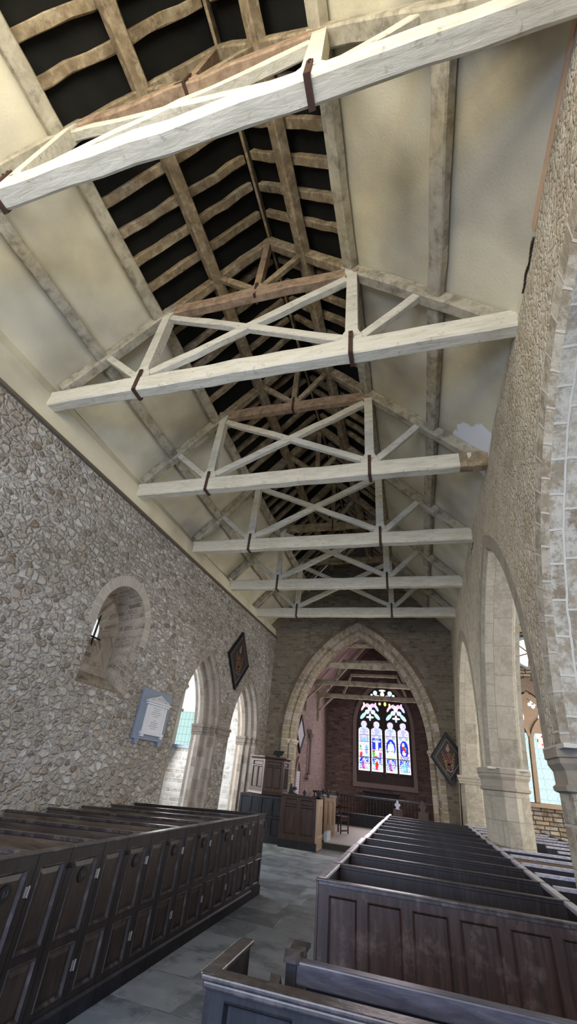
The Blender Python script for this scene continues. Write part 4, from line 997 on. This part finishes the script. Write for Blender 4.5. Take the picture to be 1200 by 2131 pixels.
# ---------------------------------------------------------------- pulpit, desks, chancel furniture
t = thing('pulpit', 'brown oak six-sided pulpit standing on the dark panelled box', 'pulpit', (-4.4, 14.25, 1.06))
def hexr(r, z): return [(-4.4 + r * math.cos(math.radians(30 + 60 * j)), 14.25 + r * math.sin(math.radians(30 + 60 * j)), z) for j in range(6)]
mb = MB(); mb.loft([hexr(.575, 1.10), hexr(.575, 1.97)]); body = part(mb, 'body', OAKP, t)
for j in range(6):
    p, q = Vector(hexr(.60, 0)[j]), Vector(hexr(.60, 0)[(j + 1) % 6]); m_ = (p + q) / 2; nrm = Vector((m_.x + 4.4, m_.y - 14.25, 0)).normalized()
    a, b = (p, q); u = (b - a).normalized(); Wd = (b - a).length
    if u.cross(Vector((0, 0, 1))).dot(nrm) < 0: a, b, u = b, a, -u
    mb = MB(); mo = MB(); pboard(mb, (a.x, a.y, 1.14), u, (0, 0, 1), nrm, Wd, .82, .03, [(.08, .10, Wd / 2 - .015, .62), (Wd / 2 + .015, .10, Wd - .08, .62), (.08, .65, Wd - .08, .76)], .016, .02, mo)
    sp_ = part(mb, 'side_panel', OAKP, body); part(mo, 'moulding', OAKD, sp_)
mb = MB(); mb.loft([hexr(.60, 1.06), hexr(.64, 1.08), hexr(.62, 1.13), hexr(.60, 1.15)]); part(mb, 'base_moulding', OAKP, t)
mb = MB(); mb.loft([hexr(.61, 1.95), hexr(.64, 1.985), hexr(.68, 2.0), hexr(.68, 2.03), hexr(.60, 2.035)]); part(mb, 'cornice', OAKP, t)
t = thing('book_rest', 'black sloping book rest on top of the pulpit', 'lectern', (-4.08, 13.95, 2.035))
mb = MB(); mb.hexa([(-4.24, 13.82, 2.07), (-3.93, 13.82, 2.07), (-3.93, 14.06, 2.19), (-4.24, 14.06, 2.19), (-4.24, 13.815, 2.09), (-3.93, 13.815, 2.09), (-3.93, 14.055, 2.21), (-4.24, 14.055, 2.21)]); part(mb, 'desk', BLK, t)
mb = MB(); mb.box((-4.14, 13.9, 2.035), (-4.02, 14.0, 2.13)); part(mb, 'stand', BLK, t)
t = thing('panelled_box', 'blue-black panelled wooden box carrying the pulpit', 'panelling', (-5.0, 13.62, 0))
mb = MB(); mo = MB(); pboard(mb, (-5.04, 13.60, 0), (1, 0, 0), (0, 0, 1), (0, -1, 0), 1.31, 1.06, 1.2, [(.06, .18, .30, .55), (.36, .18, .62, .55), (.68, .18, .94, .55), (1.0, .18, 1.26, .55), (.06, .6, .30, 1.0), (.36, .6, .62, 1.0), (.68, .6, .94, 1.0), (1.0, .6, 1.26, 1.0)], .014, .012, mo)
b_ = part(mb, 'panel_front', OAKD, t); part(mo, 'moulding', OAKD, b_)
def poppy(mb, x, y, z, s=1.0, axis='x'):
    P = [(-.05, 0), (.05, 0), (.035, .05), (.075, .09), (.06, .13), (.03, .12), (.03, .16), (0, .21), (-.03, .16), (-.03, .12), (-.06, .13), (-.075, .09), (-.035, .05)]
    f = (lambda a, b, d: (x + a * s, y + d, z + b * s)) if axis == 'x' else (lambda a, b, d: (x + d, y + a * s, z + b * s))
    mb.prism(P, f, -.025 * s, .025 * s)
t = thing('reading_desk', 'brown oak reading desk with carved poppyheads in front of the pulpit', 'desk', (-3.2, 13.4, 0))
mb = MB(); mo = MB(); pboard(mb, (-3.72, 13.37, .16), (1, 0, 0), (0, 0, 1), (0, -1, 0), 1.04, .97, .05, [(.10, .14, .46, .74), (.56, .14, .92, .74), (.10, .78, .46, .91), (.56, .78, .92, .91)], .018, .02, mo)
f_ = part(mb, 'front_panel', OAKP, t); part(mo, 'moulding', OAKB, f_)
mb = MB(); mb.box((-3.72, 13.345, 0), (-2.68, 13.42, .17)); part(mb, 'plinth', OAKD, t)
mb = MB(); mo = MB(); pboard(mb, (-2.66, 13.36, .02), (0, 1, 0), (0, 0, 1), (1, 0, 0), .66, 1.13, .06, [(.05, .3, .17, .95), (.21, .3, .33, .95), (.37, .3, .48, .95), (.52, .3, .62, .95), (.05, .03, .30, .26), (.35, .03, .62, .26)], .016, .02, mo)
e_ = pl(part(mb, 'end_panel', OAKL, t), 'carved end panel coloured as lit'); part(mo, 'moulding', OAKL, e_)
mb = MB(); mb.box((-3.74, 13.33, 1.13), (-2.62, 13.46, 1.17)); mb.box((-2.74, 13.33, 1.13), (-2.62, 14.04, 1.17)); part(mb, 'ledge', OAKP, t, bevel=.008)
mb = MB(); mb.box((-3.72, 13.98, .1), (-2.68, 14.03, 1.1)); part(mb, 'back', OAKD, t)
for x, y, s in ((-3.08, 13.42, .75), (-2.68, 13.45, .95), (-2.52, 14.02, .9)):
    mb = MB(); poppy(mb, x, y, 1.165, s); part(mb, 'finial', OAKD, t)
mb = MB(); mb.prism([(-3.55, 1.165), (-3.25, 1.165), (-3.30, 1.19), (-3.38, 1.21), (-3.42, 1.26), (-3.36, 1.27), (-3.31, 1.30), (-3.33, 1.34), (-3.40, 1.35), (-3.44, 1.33), (-3.46, 1.42), (-3.50, 1.42), (-3.52, 1.3)], lambda a, b, d: (a, 13.42 + d, b), 0, .05); part(mb, 'scrolled_finial', OAKD, t)
mb = MB(); mb.box((-2.66, 14.3, .16), (-2.57, 14.9, .36)); struct(mb.build('floor_stall_plinth', m_plain('pale_step', lin('a9adb4'), .5)))
t = thing('choir_stall', 'oak choir stall end with pale ledge standing behind the reading desk', 'choir stall', (-2.75, 15.6, .16))
mb = MB(); mo = MB(); pboard(mb, (-2.98, 15.9, .16), (1, 0, 0), (0, 0, 1), (0, -1, 0), .36, .98, .06, [(.05, .25, .16, .85), (.20, .25, .31, .85)], .015, .015, mo); q_ = part(mb, 'end_panel', OAKL, t); part(mo, 'moulding', OAKL, q_)
mb = MB(); mb.box((-3.4, 15.96, .16), (-2.98, 16.4, 1.1)); part(mb, 'desk_front', OAKD, t)
mb = MB(); mb.box((-3.02, 15.86, 1.14), (-2.58, 16.0, 1.18)); part(mb, 'ledge', m_top, t)
for x in (-3.04, -2.56): 
    mb = MB(); poppy(mb, x, 15.95, 1.16, .95); part(mb, 'finial', OAKD, t)
# armchair
def chair():
    t = thing('armchair', 'dark carved oak armchair standing in front of the chancel rail', 'chair', (-2.62, 16.75, .16))
    x0, x1, ya, yb, z = -2.82, -2.42, 16.55, 16.95, .16
    for x in (x0, x1):
        mb = MB(); mb.lathe([(.022, 0), (.022, .08), (.03, .1), (.022, .14), (.028, .25), (.022, .38), (.022, .44), (.018, .6), (.024, .68)], (x, ya, z), 10); part(mb, 'front_leg', OAKB, t, smooth=True)
        mb = MB(); mb.bar((x, yb, z), (x, yb + .06, z + 1.12), .04, .04, (1, 0, 0)); part(mb, 'rear_leg', OAKB, t)
        mb = MB(); mb.tube([(x, ya - .03, z + .66), (x, ya + .05, z + .70), (x, ya + .2, z + .68), (x, yb + .03, z + .72)], .022, 8); part(mb, 'armrest', OAKP, t)
    mb = MB(); mb.box((x0 - .03, ya - .03, z + .42), (x1 + .03, yb, z + .46)); part(mb, 'seat', OAKP, t)
    mb = MB(); mb.box((x0, ya - .01, z + .33), (x1, ya + .01, z + .42)); part(mb, 'seat_rail', OAKB, t)
    mb = MB(); mb.box((x0, ya - .01, z + .06), (x1, ya + .01, z + .10)); part(mb, 'stretcher', OAKB, t)
    mb = MB(); mb.hexa([(x0, yb, z + .5), (x1, yb, z + .5), (x1, yb + .03, z + .5), (x0, yb + .03, z + .5), (x0, yb + .05, z + 1.0), (x1, yb + .05, z + 1.0), (x1, yb + .08, z + 1.0), (x0, yb + .08, z + 1.0)]); part(mb, 'back_panel', OAKB, t)
    mb = MB(); mb.box((x0 - .04, yb + .03, z + 1.0), (x1 + .04, yb + .09, z + 1.12)); part(mb, 'crest_rail', OAKP, t, bevel=.01)
    t.rotation_euler.z = math.radians(62); t.location.x = -2.62; t.location.y = 16.85
chair()
# communion rail with turned balusters
t = thing('communion_rail', 'dark oak communion rail of turned balusters across the chancel', 'railing', (-1.9, 21.0, .16))
mb = MB(); mb.box((-4.45, 20.95, 1.06), (.85, 21.05, 1.14)); part(mb, 'top_rail', OAK, t, bevel=.01)
mb = MB(); mb.box((-4.45, 20.96, .16), (.85, 21.04, .42)); part(mb, 'bottom_rail', OAKD, t)
for i in range(40):
    mb = MB(); mb.lathe([(.022, .42), (.03, .47), (.02, .52), (.032, .66), (.022, .8), (.018, .9), (.03, .97), (.022, 1.06)], (-4.38 + .132 * i, 21.0, 0), 8); part(mb, 'baluster', OAKB, t, smooth=True)
t = thing('altar_table', 'dark wooden altar table beneath the stained glass window', 'table', (-1.75, 23.9, .16))
mb = MB(); mb.box((-2.6, 23.6, 1.22), (-.9, 24.3, 1.29)); part(mb, 'top', BLK, t)
mb = MB(); mb.box((-2.5, 23.7, .16), (-1.0, 24.2, 1.22)); part(mb, 'body', OAKD, t)
mb = MB(); mb.box((-4.3, 19.9, .16), (-.9, 20.25, .56)); tag(mb.build('kneeling_bench', OAKD), 'long low dark bench in front of the communion rail', 'bench')
# two bench ends with poppyheads beyond the right pews
for x, yy, s, lb in ((-.62, 14.5, 1.0, 'carved bench end with a forked white-lit finial, beyond the right pews'), (.06, 14.5, 1.25, 'larger carved bench end with a trefoil finial, close to the chancel arch jamb')):
    t = thing('bench_end', lb, 'bench', (x, yy, 0), 'carved bench ends before the chancel')
    mb = MB(); mb.box((x - .13, yy - .02, 0), (x + .13, yy + .05, 1.08)); part(mb, 'end_panel', OAKP, t, bevel=.01)
    mb = MB(); poppy(mb, x, yy + .01, 1.07, 1.1 * s); part(mb, 'finial', m_top if s == 1.0 else OAKP, t)  # smaller finial takes the pale rail colour to paint its lit edge
    mb = MB(); mb.box((x - .10, yy + .05, .42), (x + .10, yy + .62, .46)); part(mb, 'seat', SEATM, t)

# ---------------------------------------------------------------- wall monument, hatchments, niche fittings
def on_left(s, z, d): return (XLf(s) + d, s, z)
t = thing('wall_monument', 'white marble memorial tablet on a blue-grey slate backing on the rubble wall', 'memorial', (XLf(8.2), 8.2, 1.9))
def pbox(mb, s0, s1, z0, z1, d0, d1):
    mb.hexa([on_left(s0, z0, d0), on_left(s1, z0, d0), on_left(s1, z0, d1), on_left(s0, z0, d1), on_left(s0, z1, d0), on_left(s1, z1, d0), on_left(s1, z1, d1), on_left(s0, z1, d1)])
mb = MB(); pbox(mb, 7.64, 8.72, 1.94, 2.84, 0, .06); part(mb, 'backing_slab', SLAB, t, bevel=.008)
for s in (7.70, 8.52):
    mb = MB(); mb.prism([(s, 1.94), (s + .14, 1.94), (s + .11, 1.86), (s + .03, 1.86)], lambda a, b, d: on_left(a, b, d), 0, .07); part(mb, 'bracket', SLAB, t)
mb = MB(); pbox(mb, 7.88, 8.52, 2.08, 2.56, .055, .085); tb = part(mb, 'tablet', MARB, t)
for s0 in (7.84, 8.50):
    mb = MB(); pbox(mb, s0, s0 + .06, 2.08, 2.56, .06, .10); part(mb, 'pilaster', MARB, t, bevel=.005)
mb = MB(); pbox(mb, 7.80, 8.60, 2.03, 2.08, .055, .115); pbox(mb, 7.82, 7.90, 1.99, 2.03, .055, .11); pbox(mb, 8.50, 8.58, 1.99, 2.03, .055, .11); part(mb, 'base_moulding', MARB, t, bevel=.006)
mb = MB(); pbox(mb, 7.80, 8.60, 2.56, 2.60, .055, .12); pbox(mb, 7.77, 8.63, 2.60, 2.63, .055, .14); part(mb, 'cornice', MARB, t, bevel=.006)
mb = MB(); mb.prism([(7.80, 2.63), (8.60, 2.63), (8.56, 2.67), (8.38, 2.71), (8.20, 2.77), (8.02, 2.71), (7.84, 2.67)], on_left, .055, .11); pd = part(mb, 'pediment', CRV, t)
mb = MB()
for j in range(16):
    a = R(-1, 1); s = 8.2 + a * .30; z = 2.66 + (1 - abs(a)) * R(.01, .07); r = R(.012, .022)
    mb.lathe([(0.001, -r), (r * .8, -r * .5), (r, 0), (r * .8, r * .5), (0.001, r)], (on_left(s, z, .112)[0], s, z), 8)
part(mb, 'relief', CRV, pd, smooth=True)
mb = MB(); rows = [.30, .20, .34, .36, .20, 0, .08, .24, .22, .32, .18]
for j, w in enumerate(rows):
    z = 2.51 - j * .036; s = 8.2 - w / 2
    while w and s < 8.2 + w / 2:
        l = R(.012, .05); pbox(mb, s, min(s + l, 8.2 + w / 2), z - .005, z + .005, .084, .0865); s += l + .012
pl(part(mb, 'inscription', INK, tb), 'worn illegible lettering')

def hatchment(name, label, ctr, U, N, hu, hv, painted=True, depth=.06, fw=.11):
    ctr, U, N = Vector(ctr), Vector(U).normalized(), Vector(N).normalized(); V = Vector((0, 0, 1))
    t = thing(name, label, 'painting', ctr, 'lozenge hatchments')
    D = lambda k, d: [ctr + U * (hu * k * a) + V * (hv * k * b) + N * d for a, b in ((1, 0), (0, 1), (-1, 0), (0, -1))]
    k1 = 1 - fw / min(hu, hv) * 1.2
    mb = MB()
    rings = [D(1, .005), D(1, depth), D((1 + k1) / 2, depth + .012), D(k1, depth - .012), D(k1, .006)]
    mb.loft(rings, True, False); part(mb, 'frame', BLK, t)
    mb = MB(); mb.face(D(k1 * 1.01, depth - .03)); mb.face(list(reversed(D(.99, .004)))); cv = part(mb, 'canvas', PNT if painted else LOZ, t)
    mb = MB(); mb.loft([D(k1 * .97, depth - .028), D(k1 * .97, depth - .022), D(k1 * .93, depth - .022), D(k1 * .93, depth - .028)], True, False); part(mb, 'border_line', LEDGE if painted else BLK, cv)
    if painted:
        def blob(mb, a, b, ra, rb, d=.0):
            mb.face([ctr + U * (hu * (a + ra * math.cos(q * .6283))) + V * (hv * (b + rb * math.sin(q * .6283))) + N * (depth - .027 + d) for q in range(10)])
        mb = MB(); blob(mb, 0, -.04, .26, .22); blob(mb, 0, -.3, .2, .1); part(mb, 'shield', REDP, cv)
        mb = MB(); rr = random.Random(int(hu * 1000))
        for side in (-1, 1):
            for j in range(5):
                z0 = .22 - j * .11; pts = [ctr + U * (hu * side * (.30 + .07 * math.sin(q * 1.3 + j)) * (1 - .12 * j)) + V * (hv * (z0 - q * .035)) + N * (depth - .02) for q in range(6)]
                mb.tube(pts, .012, 6)
        for j in range(7):
            a, b = rr.uniform(-.18, .18), rr.uniform(-.35, .12); mb.tube([ctr + U * (hu * (a + .09 * math.cos(q * .8))) + V * (hv * (b + .06 * math.sin(q * .8))) + N * (depth - .02) for q in range(7)], .010, 6)
        part(mb, 'scrollwork', GOLD, cv)
        mb = MB(); blob(mb, 0, .33, .10, .11, .002); blob(mb, .03, .46, .06, .05, .002); part(mb, 'crest', m_plain('faded_crest_paint', lin('6d6152'), .7), cv)
        mb = MB(); mb.tube([ctr + U * (hu * (-.2 + .04 * q)) + V * (hv * (-.46 + .03 * math.sin(q * .8))) + N * (depth - .02) for q in range(11)], .016, 6); part(mb, 'motto_scroll', LEDGE, cv)
    return t
yh = 12.05
hatchment('hatchment', 'black diamond-shaped painted hatchment high on the left wall between the arches', (XLf(yh) + .01, yh, 4.43), (0, 1, 0), (1, 0, 0), .84, .86)
th_ = hatchment('hatchment', 'black diamond-shaped hatchment with gilt arms, right of the chancel arch', (.90, 14.86, 2.46), (1, 0, 0), (0, -1, 0), .52, .71)
mb = MB()
for dx, dz in ((0, .5), (0, -.5)): mb.box((.88 + dx, 14.87, 2.46 + dz - .02), (.92 + dx, 15.41, 2.46 + dz + .02))
part(mb, 'wall_bracket', BLK, th_)
hatchment('hatchment', 'narrow-looking lozenge hatchment with pale centre on the chancel side wall', (CX0 + .01, 18.43, 3.06), (0, 1, 0), (1, 0, 0), .74, .70, False)
hatchment('hatchment', 'dark lozenge hatchment just inside the chancel arch, mostly hidden by its jamb', (CX0 + .01, 16.95, 2.9), (0, 1, 0), (1, 0, 0), .70, .70, False)
# blind doorway, notice board and niche shaft on the chancel side wall
FC = lambda s, z, d: (CX0 + d, s, z)
A, B = arch(18.35, .52, 1.35, .9, .16), arch(18.35, .40, 1.35, .74, .16)
ring('door_1', lambda s, z, d: FC(s, z, d), [(A, 0), (A, .07), (B, .07), (B, .0)], JAMB)
t = thing('notice_board', 'white lettered board propped inside the small pointed recess in the chancel', 'board', (CX0 + .05, 18.35, 1.0))
mb = MB(); mb.box((CX0 + .01, 18.1, .9), (CX0 + .06, 18.62, 1.75)); part(mb, 'panel', PAPER, t)
mb = MB()
for j in range(9): mb.box((CX0 + .061, 18.16, 1.66 - j * .085), (CX0 + .063, 18.56 - R(0, .1), 1.675 - j * .085))
part(mb, 'lettering', INK, t)
mb = MB(); mb.box((CX0, 19.75, 1.55), (CX0 + .16, 20.55, 1.68)); mb.lathe([(.06, 1.68), (.09, 1.72), (.06, 1.78), (.055, 2.9), (.08, 2.93), (.06, 2.96), (.09, 3.08), (.14, 3.15), (.15, 3.22)], (CX0 + .10, 20.1, 0), 12)
mb.box((CX0, 19.8, 3.2), (CX0 + .2, 20.4, 3.36)); struct(mb.build('column_niche_shaft', JAMB))
